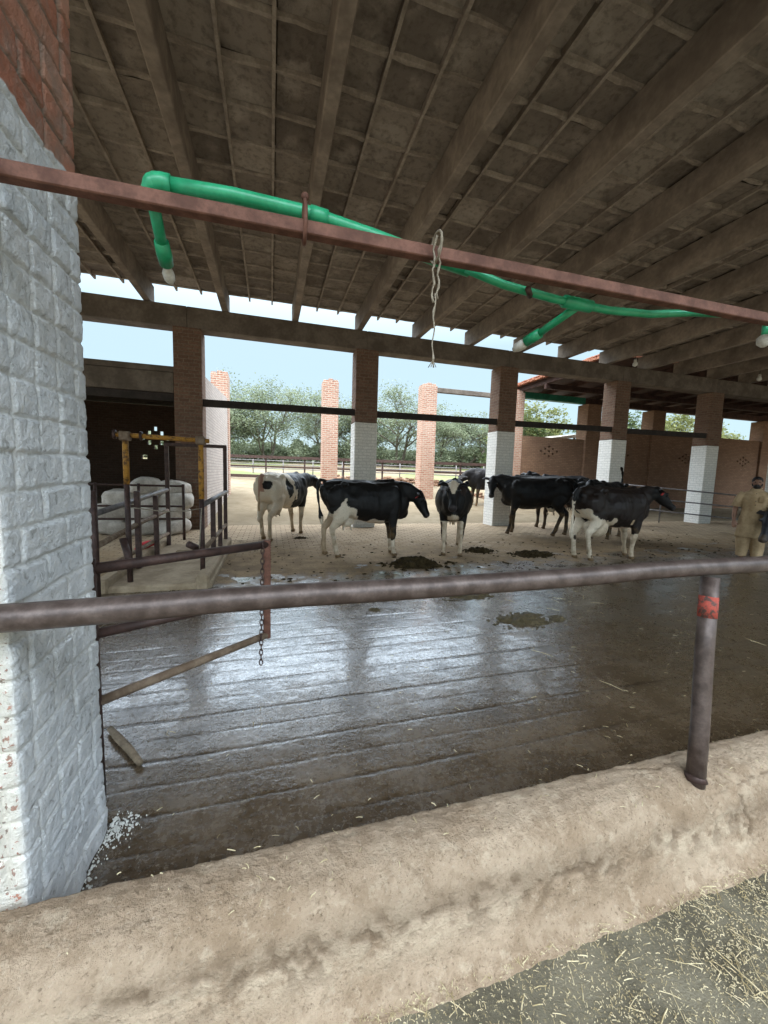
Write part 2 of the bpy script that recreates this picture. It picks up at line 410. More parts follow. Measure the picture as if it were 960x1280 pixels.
c = t.mix(t.math('MULTIPLY', t.attr('worn'), t.ramp(n2, .35, .6)), c, (.47, .375, .27))
c = t.mix(t.math('MULTIPLY', t.attr('pit'), .8), c, (.14, .095, .06))
M['kerb'] = t.out(c, .9, t.bump(t.math('ADD', t.math('MULTIPLY', n1, .4), t.math('ADD', n2, t.math('MULTIPLY', n3, .8))), .9, .014), 0., .2)
prof = [(1.215, -.05), (1.21, .08), (1.205, .2), (1.195, .26), (1.17, .292), (1.13, .302), (1.08, .302), (1.03, .292), (.99, .268), (.965, .235), (.95, .195), (.944, .16),
        (.940, .13), (.934, .10), (.926, .07), (.912, .04), (.89, .016), (.86, .0), (.84, -.02)]
pp = []; 
for a, b in zip(prof[:-1], prof[1:]):
    for k in range(5): pp.append((a[0]+(b[0]-a[0])*k/5, a[1]+(b[1]-a[1])*k/5))
pp.append(prof[-1]); pp = np.array(pp)
tg = np.gradient(pp, axis=0); nr = np.stack([-tg[:, 1], tg[:, 0]], 1); nr /= np.linalg.norm(nr, axis=1)[:, None]
nr = -nr if nr[len(nr)//3, 1] < 0 else nr
kx = np.concatenate([np.linspace(-9, -1.3, 50), np.arange(-1.28, 3.2, .008), np.linspace(3.25, 26, 180)])
s = np.concatenate([[0], np.cumsum(np.linalg.norm(np.diff(pp, axis=0), axis=1))])
KX, KS = np.meshgrid(kx, s)
disp = .012*(fbm(KX*1.8, KS*3+4, 31)-.5)+.006*(fbm(KX*9, KS*9, 32)-.5)+.009*(fbm(KX*34, KS*34, 33, 3)-.5)
c0 = s[np.argmin(np.abs(pp[:, 1]-.155)+(pp[:, 0] > 1.1))]
lowf = sst(c0-.11, c0-.02, KS)
crease = np.exp(-((KS-c0-.03*(vn(KX*3, KX*0, 41)-.5))/.014)**2)
pitn = sst(.56, .66, fbm(KX*26, KS*26, 35))
disp = disp-.004*crease*vn(KX*4, KS, 6)-.004*pitn*lowf*sst(c0+.1, c0+.02, KS)+.005*lowf*(fbm(KX*18, KS*18, 36)-.5)
wl = .02*(fbm(KS*16, KX*0+1, 3)-.5)
ck = sst(.007, .002, np.abs(KX-1.80-.25*(KS-.42)-4*wl))+sst(.006, .001, np.abs(KS-.36-.05*np.sin(KX*9)-.03*(fbm(KX*20, KX*0, 9)-.5)))*sst(.40, .2, np.abs(KX-1.72))*.8+sst(.006, .001, np.abs(KS-c0+.12-.02*np.sin(KX*5)-.03*(fbm(KX*14, KX*0, 19)-.5)))*sst(.45, .3, np.abs(KX-2.1))
chip = np.clip(ck, 0, 1)*sst(.3, .45, fbm(KX*6, KS*6, 71))
flake = sst(.48, .52, fbm(KX*5, KS*7, 72))*np.exp(-((KX-1.78)/.28)**2)
disp = disp-.012*chip-.005*flake
worn = np.clip(lowf*.9*sst(.42, .60, fbm(KX*4, KS*7, 44))*sst(c0+.12, c0+.03, KS)+.7*flake, 0, 1)
pit_ = np.clip(pitn*lowf*.6*sst(c0+.12, c0+.02, KS)+.9*chip+.55*np.exp(-((KS-c0+.03)/.05)**2)*sst(.45, .6, fbm(KX*3, KS*8, 81)), 0, 1)
bb = np.interp(KS, s, pp[:, 0])+disp*np.interp(KS, s, nr[:, 0]); cc = np.interp(KS, s, pp[:, 1])+disp*np.interp(KS, s, nr[:, 1])
kerb = grid_mesh('kerb_wall', KX, bb, cc, 'kerb', attrs={'worn': worn, 'pit': pit_})
tag(kerb, 'long low rounded kerb of worn sandy concrete between wet floor and strewn alley', 'kerb')

# ------------------------------------------------------------------ near whitewashed pillar with real brick relief
t = NT('pillar_brick'); tone = t.attr('tone'); mo = t.attr('mortar'); pa = t.attr('paint'); fr = t.attr('front')
n1 = t.noise(9, 5, .65); n2 = t.noise(45, 5, .65); n3 = t.noise(22, 5, .7, dist=1.2)
c = t.mix(tone, (.40, .16, .10), (.54, .29, .205))
c = t.mix(t.ramp(n1, .4, .65, 0, .7), c, (.28, .215, .175))
c = t.mix(mo, c, (.26, .215, .175))
pc = t.mix(t.ramp(n1, .35, .65), (.62, .635, .645), (.74, .75, .755))
pc = t.mix(t.ramp(n3, .52, .68, 0, .8), pc, (.76, .755, .73))
pc = t.mix(t.ramp(n3, .34, .45, .75, 0), pc, (.33, .325, .31))
pc = t.mix(t.math('MULTIPLY', mo, .55), pc, (.74, .73, .69))
pc = t.mix(t.math('MULTIPLY', fr, .7), pc, (.66, .60, .49))  # front face tinted warm, sunlight put into the whitewash colour
pk = t.math('SUBTRACT', pa, t.math('MULTIPLY', t.ramp(n2, .50, .62), t.math('MULTIPLY', fr, .8)))
c = t.mix(t.ramp(pk, .3, .6), c, pc)
M['pillar'] = t.out(c, .85, t.bump(t.math('ADD', n3, t.math('ADD', n2, t.math('MULTIPLY', t.noise(110, 4, .75), 1.1))), .85, .008), 0., .2)
def brick_pillar_relief(x0, x1, y0, y1, ztop, zfine):
    st = .0062; cr_ = .012
    path = []; nrm = []; fro = []
    ul = []; acc = [0.]
    def seg(a, b, n, f, stp):
        L = (Vector(b)-Vector(a)).length; k = int(L/stp)
        for i in range(k): path.append(Vector(a).lerp(Vector(b), i/k)); nrm.append(Vector(n)); fro.append(f); ul.append(acc[0]+L*i/k)
        acc[0] += L
    seg((x0, y0), (x1-.25, y0), (0, -1), 1, .02); seg((x1-.25, y0), (x1, y0), (0, -1), 1, st); seg((x1, y0), (x1, y1), (1, 0), 0, st); seg((x1, y1), (x1-.1, y1), (0, 1), 0, st); seg((x1-.1, y1), (x0, y1), (0, 1), 0, .02); seg((x0, y1), (x0, y0), (-1, 0), 0, .02)
    P = np.array([list(p) for p in path]); Nn = np.array([list(n) for n in nrm]); F = np.array(fro, float)
    k = 3
    Ns = sum(np.roll(Nn, i, 0) for i in range(-k, k+1)); Ns /= np.linalg.norm(Ns, axis=1)[:, None]
    Fs = sum(np.roll(F, i, 0) for i in range(-2, 3))/5
    u = np.array(ul)
    # corner distance for rounding
    cd = np.min(np.stack([np.abs((u-c+u[-1]/2) % u[-1]-u[-1]/2) for c in (0, x1-x0, x1-x0+y1-y0, 2*(x1-x0)+y1-y0)]), 0)
    zs = np.concatenate([np.arange(-.05, zfine, st), np.linspace(zfine, ztop, 30)])
    U, Z = np.meshgrid(u, zs); CD = np.meshgrid(cd, zs)[0]
    ch = .102; zz = Z+.010*(vn(U*4, Z*1.3, 50)-.5)
    rw = np.floor(zz/ch); fz = (zz/ch-rw)*ch
    bw = .24; off = (rw % 2)*.12; bi = np.floor((U+off)/bw); fu = ((U+off)/bw-bi)*bw
    hdr = (_h(rw, rw*0+3, 5) > .55); bi2 = np.floor((U+off)/.12); fu2 = ((U+off)/.12-bi2)*.12
    fu = np.where(hdr, fu2, fu); bww = np.where(hdr, .12, bw); bi = np.where(hdr, bi2+100, bi)
    dm = np.minimum(np.minimum(fz, ch-fz)+.003*(vn(U*60, Z*60, 3)-.5), np.minimum(fu, bww-fu))
    mort = 1-sst(.003, .0095, dm+.006*(fbm(U*26, Z*26, 51)-.5))
    tone_ = _h(bi, rw, 77); bo = (_h(bi, rw, 78)-.5)*.006+(fz/ch-.5)*(_h(bi, rw, 79)-.5)*.006
    pline = 2.46+.06*(fbm(U*8, Z*8, 61)-.5)+.02*(U-(x1-x0))
    paint = sst(.02, -.02, Z-pline)
    depth = .0125*(1-.3*paint)
    h = bo*(1-mort)-depth*mort*(.65+.6*vn(U*9, Z*9, 57))+.005*(fbm(U*10, Z*16, 52)-.5)+.006*(fbm(U*48, Z*64, 53, 3)-.5)
    h = h-.006*np.exp(-(CD/.010)**2)+.012*sst(.2, .05, Z)*vn(U*12, Z*9, 8)
    px = P[:, 0][None]+Ns[:, 0][None]*h; py = P[:, 1][None]+Ns[:, 1][None]*h
    nz, nu = U.shape; co = np.stack([px.ravel(), py.ravel(), Z.ravel()], 1)
    i = np.arange(nz*nu).reshape(nz, nu); j = np.roll(i, -1, 1)
    q = np.stack([i[:-1].ravel(), j[:-1].ravel(), j[1:].ravel(), i[1:].ravel()], 1)
    Fg = np.broadcast_to(Fs[None], U.shape)
    return np_mesh('brick_pillar', co, q, 'pillar', True, {'tone': tone_, 'mortar': mort, 'paint': paint, 'front': Fg})
pil = brick_pillar_relief(-1.30, -.655, 1.205, 1.72, 4.775, 3.4)
tag(pil, 'big near brick pillar, whitewashed up to bare red brick top, right beside camera', 'pillar')
m = MB()
for k in range(300):
    a = rnd.random(); px_, py_ = -.645+abs(rnd.gauss(0, .022)), 1.25+.5*rnd.random()
    if rnd.random() < .5: px_, py_ = -.64+abs(rnd.gauss(0, .05)), 1.69+rnd.gauss(0, .035)
    r_ = .0015+.006*rnd.random()**3; 
    m.ball((px_, py_, .006), (r_, r_*(.5+rnd.random()), .004), 6, 4)
o = m.build('lime_flake', 'limewash'); o['kind'] = 'stuff'; tag(o, 'white lime flakes fallen at the foot of the near pillar', 'lime flakes')

# ------------------------------------------------------------------ front railing
rail = empty('pipe_railing', (1.72, 1.06, .29), 'thick mauve brown pipe railing with red banded post on the front kerb', 'railing')
pts = [(-1.9+.22*i, 1.13+.004*math.sin(i*1.7), 1.124+.0105*(-1.9+.22*i+.65)+.003*math.sin(i*.9)) for i in range(30)]
o = MB().tube(pts, .035, 24, (0, 0, 1)).build('top_rail', 'rust_pipe', rail, True)
o = MB().tube([(1.672, 1.03, .26), (1.693, 1.05, .5), (1.728, 1.088, .8), (1.762, 1.12, 1.11)], [.034, .033, .033, .033], 20, (1, 0, 0)).build('post', 'rust_pipe', rail, True)
o = MB().tube([(1.744, 1.103, .945), (1.7535, 1.112, 1.032)], .0337, 20, (1, 0, 0)).build('paint_band', 'worn_red', o, True); o['label'] = 'band of worn red paint'
o = MB().tube([(1.672, 1.03, .285), (1.676, 1.038, .31)], [.041, .034], 20, (1, 0, 0)).build('post_collar', 'rust_dark', rail, True)

# overhead bar with water pipes
bar = empty('overhead_bar', (.3, 1.13, 2.14), 'brown rusty square bar crossing overhead in front of the near pillar', 'metal bar')
m = MB(); 
b0, b1 = Vector((-2.2, 1.13, 2.128)), Vector((4.0, 1.13, 2.188))
dirb = (b1-b0).normalized(); L = (b1-b0).length
m.bbox((0, -.017, -.018), (L, .017, .018), .003); m.xf(Matrix.Translation(b0) @ Vector((1, 0, 0)).rotation_difference(dirb).to_matrix().to_4x4())
m.build('square_tube', 'rust_bar', bar)
def barz(x): return 2.128+(x+2.2)*.06/6.2
for bx in (.087,):
    c = MB(); pts = [(bx, 1.13+.036*math.cos(a), barz(bx)+.018+.052*math.sin(a)) for a in np.linspace(0, 2*math.pi, 17)[:-1]]
    c.tube(pts+[pts[0]], .0055, 8, (1, 0, 0)); c.ball((bx, 1.12, barz(bx)+.076), .011, 8, 6)
    c.build('pipe_clamp', 'rust_bar', bar, True)
wp = empty('water_pipe', (-.29, 1.2, 2.25), 'green plastic water pipe with left elbow and drop nozzle on overhead bar', 'pipe')
m = MB().tube([(-.262, 1.20, 2.231), (-.1, 1.19, 2.233), (.1, 1.178, 2.222), (.3, 1.185, 2.202), (.5, 1.20, 2.182), (.62, 1.2, 2.168)], .0195, 16)
m.build('main_pipe', 'green_plastic', wp, True)
m = MB().tube([(-.250, 1.20, 2.231), (-.270, 1.20, 2.231), (-.282, 1.202, 2.230), (-.292, 1.207, 2.225), (-.298, 1.215, 2.216), (-.300, 1.225, 2.207), (-.301, 1.238, 2.199)], [.0245, .025, .026, .0265, .026, .025, .024], 18).ball((-.290, 1.2055, 2.2265), .027, 16, 12).build('elbow', 'green_plastic', wp, True)
MB().tube([(.105, 1.178, 2.2215), (.155, 1.179, 2.217)], .0235, 16).build('coupling', 'green_plastic', wp, True)
MB().tube([(-.301, 1.23, 2.205), (-.304, 1.30, 2.163), (-.306, 1.36, 2.133)], .0155, 14).build('drop_pipe', 'green_plastic', wp, True)
o = MB().tube([(-.3045, 1.325, 2.15), (-.306, 1.36, 2.133), (-.307, 1.39, 2.119)], [.020, .022, .020], 14).build('nozzle_socket', 'green_plastic', wp, True)
m = MB().tube([(-.307, 1.385, 2.122), (-.307, 1.40, 2.112), (-.308, 1.415, 2.102), (-.308, 1.43, 2.092), (-.308, 1.44, 2.085)], [.011, .012, .018, .016, .008], 12); m.build('spray_nozzle', 'grey_plastic', wp, True)
wp2 = empty('water_pipe', (1.1, 1.2, 2.13), 'sagging green water pipe hanging under right part of overhead bar', 'pipe')
MB().tube([(.60, 1.19, 2.166), (.75, 1.2, 2.145), (.95, 1.2, 2.130), (1.2, 1.205, 2.128), (1.4, 1.2, 2.140), (1.6, 1.19, 2.17), (1.8, 1.185, 2.19), (2.1, 1.18, 2.205), (3.2, 1.18, 2.225)], .0135, 16).build('main_pipe', 'green_plastic', wp2, True)
MB().tube([(1.0, 1.201, 2.129), (1.12, 1.204, 2.1285)], .021, 16).build('tee_joint', 'green_plastic', wp2, True)
MB().tube([(1.07, 1.205, 2.126), (1.05, 1.30, 2.10), (1.03, 1.40, 2.072)], .0145, 14).build('drop_pipe', 'green_plastic', wp2, True)
MB().tube([(1.036, 1.37, 2.08), (1.018, 1.43, 2.064)], [.020, .022], 14).build('nozzle_socket', 'green_plastic', wp2, True)
MB().tube([(1.02, 1.43, 2.06), (1.015, 1.445, 2.057), (1.005, 1.475, 2.05), (1.0, 1.49, 2.045)], [.012, .021, .019, .010], 12).build('spray_nozzle', 'grey_plastic', wp2, True)
MB().tube([(.82, 1.16, 2.125), (.86, 1.203, 2.127)], .01, 8).build('pipe_tie', 'rust_dark', wp2, True)
for xx, zz, lab in ((2.046, 2.112, 'pale spray nozzle hanging below the right end of overhead bar'), (-.585, 2.15, 'broken white plastic nozzle at left end of overhead bar')):
    nz = empty('spray_nozzle', (xx, 1.12, zz), lab, 'nozzle')
    if xx > 0:
        MB().tube([(xx, 1.2, zz+.09), (xx, 1.2, zz+.03)], .012, 12).build('stem', 'green_plastic', nz, True)
        MB().tube([(xx, 1.2, zz+.032), (xx, 1.2, zz+.02), (xx, 1.2, zz-.005), (xx, 1.2, zz-.018)], [.014, .026, .024, .010], 12).build('nozzle_head', 'grey_plastic', nz, True)
    else:
        MB().tube([(xx-.05, 1.085, zz-.006), (xx, 1.085, zz-.004), (xx+.022, 1.085, zz-.008)], [.016, .013, .003], 10).build('nozzle_head', 'grey_plastic', nz, True)

# rope
m = MB()
for k, (ln, dx) in enumerate(((.155, .008), (.165, -.008))):
    m.tube([(.462+dx+.004*math.sin(i*1.9+k), 1.098-.008*(i == 0), 2.185-ln*i/10*1.1) for i in range(11)], [.0023+.0008*((i*7+k) % 3) for i in range(11)], 7)
m.tube([(.462+.003*math.sin(i*1.3), 1.1, 2.03-.2*i/12) for i in range(13)], [.0026-.0008*i/12+(.002 if i in (3, 11) else 0) for i in range(13)], 7)
for k in range(5): m.tube([(.464, 1.1, 1.842), (.464+rnd.gauss(0, .006), 1.1+rnd.gauss(0, .006), 1.82)], .0012, 4)
m.tube([(.458, 1.095+.04*math.cos(a), 2.155+.04*math.sin(a)) for a in np.linspace(0, 2*math.pi, 13)], .0035, 7)
tag(m.build('rope', 'rope_fibre', None, True, loc=(.462, 1.1, 2.15)), 'frayed pale rope dangling from the middle of overhead bar', 'rope')

# ------------------------------------------------------------------ gate on the near pillar
gL, gR = Vector((-.72, 1.92, 0)), Vector((-.023, 2.47, 0))
gate = empty('pipe_gate', (-.72, 1.92, 0), 'rusty open pipe gate panel sticking out behind the near pillar', 'gate')
def gp(tt, z): p = gL.lerp(gR, tt); return (p.x, p.y, z)
MB().tube([gp(-.05, 1.055), gp(1.0, 1.04)], .024, 14).build('top_rail', 'rust_dark', gate, True)
MB().tube([gp(-.05, .765), gp(.98, .705)], .022, 14).build('middle_rail', 'rust_dark', gate, True)
MB().tube([gp(-.05, .45), gp(1.0, .455)], .022, 14).build('bottom_rail', 'muddy_pipe', gate, True)
m = MB(); c = gp(1.0, 0); m.bbox((c[0]-.022, c[1]-.022, .435), (c[0]+.022, c[1]+.022, 1.066), .004); m.build('end_post', 'rust_bar', gate)
c = gp(-.045, 0); MB().tube([(c[0], c[1], .0), (c[0], c[1], 1.1)], .03, 12).build('hinge_post', 'rust_dark', gate, True)
m = MB(); cp = gp(.965, 1.02)
zc = 1.045; i = 0; xo = 0
while zc > .30:
    ax = Vector((1, 0, 0)) if i % 2 else Vector((0, 1, 0))
    cx, cy = cp[0]-.012*(i/24.), cp[1]-.05
    ring = [Vector((cx, cy, zc))+ax*.010*math.cos(a)+Vector((0, 0, 1))*.021*math.sin(a) for a in np.linspace(0, 2*math.pi, 11)]
    m.tube(ring, .0036, 6, (0.3, .3, .1)); zc -= .032; i += 1
tag(m.build('chain', 'rust_dark', None, True, loc=(cp[0], cp[1], 1.0)), 'dark steel chain hanging from the free end of the pipe gate', 'chain')
m = MB().tube([(-.87, 2.375, .022), (-.80, 2.28, .024), (-.72, 2.18, .022), (-.63, 2.055, .018)], [.016, .021, .02, .017], 8)
tag(m.build('stick', 'stick_wood', None, True, loc=(-.75, 2.2, .02)), 'short piece of wood lying on wet floor near the pillar', 'stick')

# ------------------------------------------------------------------ far columns, beam, roof
COLX = [-2.19+4.36*i for i in range(-1, 7)]; CY0, CY1 = 10.3, 10.83
clab = {0: 'unpainted far brick column behind the yellow topped cattle frame', 1: 'far column with cream lower half, left of the frontal cow',
        2: 'far column with bright white left side, behind the black cow facing left', 3: 'far column rising behind the raised tail of a black cow',
        4: 'rightmost far column, white base behind the pipe fence by the man'}
for i, cx in zip(range(-1, 7), COLX):
    if i == -1 or i > 5: continue
    r_ = empty('brick_column', (cx+.31, (CY0+CY1)/2, 0), clab.get(i, 'far brick column beyond the right edge'), 'column', 'columns along the far side of the barn')
    if i == 0:
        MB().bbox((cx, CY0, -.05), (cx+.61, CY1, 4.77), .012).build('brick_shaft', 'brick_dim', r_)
    else:
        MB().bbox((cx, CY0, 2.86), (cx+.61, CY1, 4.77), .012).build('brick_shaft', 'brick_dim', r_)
        o = MB().bbox((cx-.006, CY0-.006, -.05), (cx+.616, CY1+.006, 2.858+.03*((i*37) % 5-2)/5), .012).build('whitewashed_base', 'brick_white', r_); o['label'] = 'whitewashed lower half'
m = MB()
for i in range(-2, 7):
    a = COLX[1]+4.36*(i)+.3
    m.bbox((a, CY0+.06, 4.772+.002*(i % 2)), (a+4.36, CY1-.05, 5.262+.002*(i % 2)), .015)
tag(m.build('roof_beam', 'concrete', None, loc=(6, 10.5, 4.8)), 'long dark concrete beam lying across the far columns under sky gaps', 'beam')
m = MB().bbox((-9, 1.25, 4.772), (26.5, 1.7, 5.262), .015)
tag(m.build('roof_beam', 'concrete', None, loc=(6, 1.45, 4.8)), 'near concrete beam over the whitewashed pillar, above the frame', 'beam')
spl = ['dark steel rail between the unpainted column and the cream column', 'dark steel rail between cream column and white sided column',
       'dark steel rail from white sided column to the column behind the raised tail', 'dark steel rail ending at the rightmost whitewashed column']
for i in range(4):
    a = COLX[1+i]+.61; b = COLX[2+i]; z0 = 2.99+.035*i; z1 = z0+.045
    m = MB(); y0 = CY0+.05
    m.add([(a, y0, z0), (b, y0, z1), (b, y0+.09, z1), (a, y0+.09, z0), (a, y0, z0+.17), (b, y0, z1+.17), (b, y0+.09, z1+.17), (a, y0+.09, z0+.17)],
          [(0, 3, 2, 1), (4, 5, 6, 7), (0, 1, 5, 4), (1, 2, 6, 5), (2, 3, 7, 6), (3, 0, 4, 7)])
    tag(m.build('steel_rail', 'steel_dark', None, loc=(a, y0, z0)), spl[i], 'steel rail', 'rails between the far columns')

roof = empty('barn_roof', (8, 5, 5.27), 'dark barn ceiling of tiles on concrete joists above the wet pen', 'roof')
JX = [.6+1.66*k for k in range(-6, 16)]
J = []
for k, jx in enumerate(JX):
    m = MB(); n = 24; w_ = .075; yy = np.linspace(-2.0, 10.72, n); vs = []
    rr_ = random.Random(k)
    sag = rr_.uniform(-.015, .015)
    for y_ in yy:
        o_ = .012*(mnoise.noise(Vector((jx, y_*.8, 0))))
        for (dx, z_) in ((-w_+.012, 5.27), (w_-.012, 5.27), (w_, 5.282), (w_, 5.72), (-w_, 5.72), (-w_, 5.282)):
            vs.append((jx+dx+o_, y_, z_+(sag*math.sin((y_+.5)/11.2*math.pi)+.006*mnoise.noise(Vector((jx*3, y_*2, 4))) if z_ < 5.5 and 0.3 < y_ < 10.2 else 0)))
    fs = [(i*6+q, (i+1)*6+q, (i+1)*6+(q+1) % 6, i*6+(q+1) % 6) for i in range(n-1) for q in range(6)]
    fs += [tuple(range(6)), tuple((n-1)*6+q for q in range(5, -1, -1))]
    m.add(vs, fs); o = m.build('joist', 'joist', roof)
# tiles
t = NT('ceiling_tile'); tone = t.attr('tone'); n1 = t.noise(2.2, 5); n2 = t.noise(12, 5, .65); n3 = t.noise(.5, 3)
c = t.mix(tone, (.19, .158, .13), (.35, .30, .25))
c = t.mix(t.ramp(n1, .48, .68, 0, .8), c, (.40, .345, .29))
c = t.mix(t.ramp(n3, .5, .68, 0, .55), c, (.12, .097, .078))
c = t.mix(t.ramp(n2, .45, .7, 0, .5), c, (.08, .062, .05))
M['ceil'] = t.out(c, .95, t.bump(t.math('ADD', n1, n2), .6, .02), 0., .15)
co = []; qs = []; tones = []; base = 0; n = 5
ty = np.arange(-2.13, 10.8, .527)
tg = np.linspace(0, 1, n)
for jx in JX[:-1]:
    for k in range(3):
        xa = jx+1.66/3*k; xb = xa+1.66/3
        for y_ in ty:
            ya, yb = y_, y_+.527
            if yb > 10.85: continue
            a, b = np.meshgrid(tg, tg)
            X_ = xa+.016+(xb-xa-.032)*a; Y_ = ya+.022+(yb-ya-.044)*b
            dz = rnd.gauss(0, .008); sx_, sy_ = rnd.gauss(0, .014), rnd.gauss(0, .02)
            edge_ = np.minimum(np.minimum(a, 1-a), np.minimum(b, 1-b))*4
            Z_ = 5.765+dz+sx_*(a-.5)+sy_*(b-.5)+.022*np.clip(edge_*1.5, 0, 1)
            co.append(np.stack([X_.ravel(), Y_.ravel(), Z_.ravel()], 1))
            i = np.arange(n*n).reshape(n, n)+base
            qs.append(np.stack([i[:-1, :-1].ravel(), i[1:, :-1].ravel(), i[1:, 1:].ravel(), i[:-1, 1:].ravel()], 1))
            tones += [min(1, max(0, rnd.gauss(.45, .28)))]*(n*n); base += n*n
off = np.array([8, 5, 5.27])
np_mesh('ceiling_tiles', np.concatenate(co)-off, np.concatenate(qs), 'ceil', False, {'tone': tones}, roof)
# mortar lips under the cross joints and small T irons
m = MB()
for y_ in ty:
    for jx in JX[:-1]:
        for k in range(3):
            xa = jx+1.66/3*k; xb = xa+1.66/3; yo = rnd.gauss(0, .01); sk = rnd.gauss(0, .010); q = []
            for e_ in range(4):
                x_ = xa+(xb-xa)*e_/3; wv = rnd.uniform(.016, .032); d = rnd.uniform(.03, .055); yy_ = y_+yo+sk*e_/3
                q += [(x_, yy_-wv*1.3, 5.785), (x_, yy_-wv, 5.77-d), (x_, yy_+wv, 5.77-d*rnd.uniform(.8, 1.1)), (x_, yy_+wv*1.3, 5.785)]
            m.add(q, [(4*e_+a, 4*e_+4+a, 4*e_+5+a, 4*e_+1+a) for e_ in range(3) for a in range(3)])
m.build('mortar_joints', 'rib', roof)
m = MB()
for jx in JX[:-1]:
    for k in (1, 2):
        xa = jx+1.66/3*k+rnd.gauss(0, .01)
        m.box((xa-.019, -2.1, 5.695), (xa+.019, 10.70, 5.78))
m.build('tile_irons', 'rib', roof)
MB().box((JX[0]-.1, -2.2, 5.85), (JX[-1]+.1, 10.86, 5.92)).build('roof_slab', 'concrete', roof)
bl = 0
for (bx, by, lab) in ((10.95, 9.75, 'small white bulb under joists near the column behind the raised tail'), (16.2, 9.5, 'small white bulb under joists at the far right')):
    b_ = empty('light_bulb', (bx, by, 5.15), lab, 'bulb', 'bulbs under the ceiling')
    MB().tube([(bx, by, 5.75), (bx, by, 5.27)], .008, 6).build('cord', 'steel_dark', b_)
    MB().tube([(bx, by, 5.30), (bx, by, 5.22)], [.035, .05], 10).build('socket', 'grey_plastic', b_, True)
    MB().tube([(bx, by, 5.22), (bx, by, 5.17), (bx, by, 5.11), (bx, by, 5.07)], [.03, .07, .07, .02], 12).build('glass_bulb', 'limewash', b_, True)

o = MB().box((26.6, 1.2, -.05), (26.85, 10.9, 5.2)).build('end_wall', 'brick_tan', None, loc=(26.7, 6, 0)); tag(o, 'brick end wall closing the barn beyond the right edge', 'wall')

# ------------------------------------------------------------------ store shed on the left
def wall_holes(m, x0, x1, y0, y1, z0, z1, holes):
    xs_ = sorted({x0, x1, *[h[0] for h in holes], *[h[1] for h in holes]}); zs_ = sorted({z0, z1, *[h[2] for h in holes], *[h[3] for h in holes]})
    for za, zb in zip(zs_[:-1], zs_[1:]):
        run = None
        for xa, xb in zip(xs_[:-1], xs_[1:]):
            hole = any(h[0] <= (xa+xb)/2 <= h[1] and h[2] <= (za+zb)/2 <= h[3] for h in holes)
            if hole:
                if run is not None: m.box((run, y0, za), (xa, y1, zb)); run = None
            elif run is None: run = xa
        if run is not None: m.box((run, y0, za), (x1, y1, zb))
    return m
shed = empty('feed_store', (-4, 13, 0), 'low brick feed store with dark open front behind the cattle frame', 'shed')
hl = [(-4.03+dx-.07, -4.03+dx+.07, 2.55+dz-.08, 2.55+dz+.08) for dx, dz in ((0, .33), (-.2, .17), (.2, .17), (-.4, 0), (0, .02), (.4, 0), (-.2, -.17), (.2, -.17), (0, -.33))]+[(-4.5, -4.3, 1.78, 1.93)]
wall_holes(MB(), -9, -1.86, 15.9, 16.13, -.1, 3.7, hl).build('back_wall', 'brick_shaded', shed)
m = MB(); q = []
x0, x1 = -1.85, -1.6
m.add([(x0, 10.84, -.1), (x1, 10.84, -.1), (x1, 16.15, -.1), (x0, 16.15, -.1), (x0, 10.84, 3.8), (x1, 10.84, 3.8), (x1, 16.15, 4.2), (x0, 16.15, 4.2)],
      [(0, 3, 2, 1), (4, 5, 6, 7), (0, 1, 5, 4), (1, 2, 6, 5), (2, 3, 7, 6), (3, 0, 4, 7)])
m.build('side_wall', 'brick_pale', shed)
MB().box((-9, 10.6, -.1), (-8.75, 15.88, 3.7)).build('side_wall', 'brick_shaded', shed)
MB().bbox((-9, 10.34, 3.25), (-2.2, 10.6, 3.72), .01).build('lintel', 'concrete', shed)
MB().bbox((-9, 10.37, 3.06), (-2.2, 10.57, 3.245), .01).build('shutter_box', 'steel_dark', shed)
MB().box((-9, 10.36, 3.73), (-2.195, 10.835, 3.86)).box((-9, 10.84, 3.73), (-1.87, 16.13, 3.86)).build('flat_roof', 'concrete', shed)
MB().box((-9, 10.84, -.02), (-1.87, 15.88, .04)).build('floor_slab', 'concrete_light', shed)

# sacks
def sack_mesh(seed, l=.82, wd=.52, h=.34):   # a filled woven sack, pinched at both ends
    n_, k_ = 22, 14; r_ = random.Random(seed); vs = []; 
    for j in range(k_+1):
        ph = -math.pi/2+math.pi*j/k_
        for i in range(n_):
            a = 2*math.pi*i/n_
            e_ = .55
            cs = lambda q: math.copysign(abs(q)**e_, q)
            cx_ = cs(math.cos(ph))*cs(math.cos(a)); cy_ = cs(math.cos(ph))*cs(math.sin(a)); cz_ = cs(math.sin(ph))*.9
            p = Vector((cx_*l/2, cy_*wd/2, cz_*h/2*(1-.25*abs(cx_)**3)))
            p += p.normalized()*(.045*mnoise.noise(p*4+Vector((seed, 0, 0)))+.014*mnoise.noise(p*13+Vector((seed, 3, 0))))+Vector((0, 0, -.05*abs(cx_)**3))
            vs.append(p)
    fs = [(j*n_+i, j*n_+(i+1) % n_, (j+1)*n_+(i+1) % n_, (j+1)*n_+i) for j in range(k_) for i in range(n_)]
    return MB().add(vs, fs)
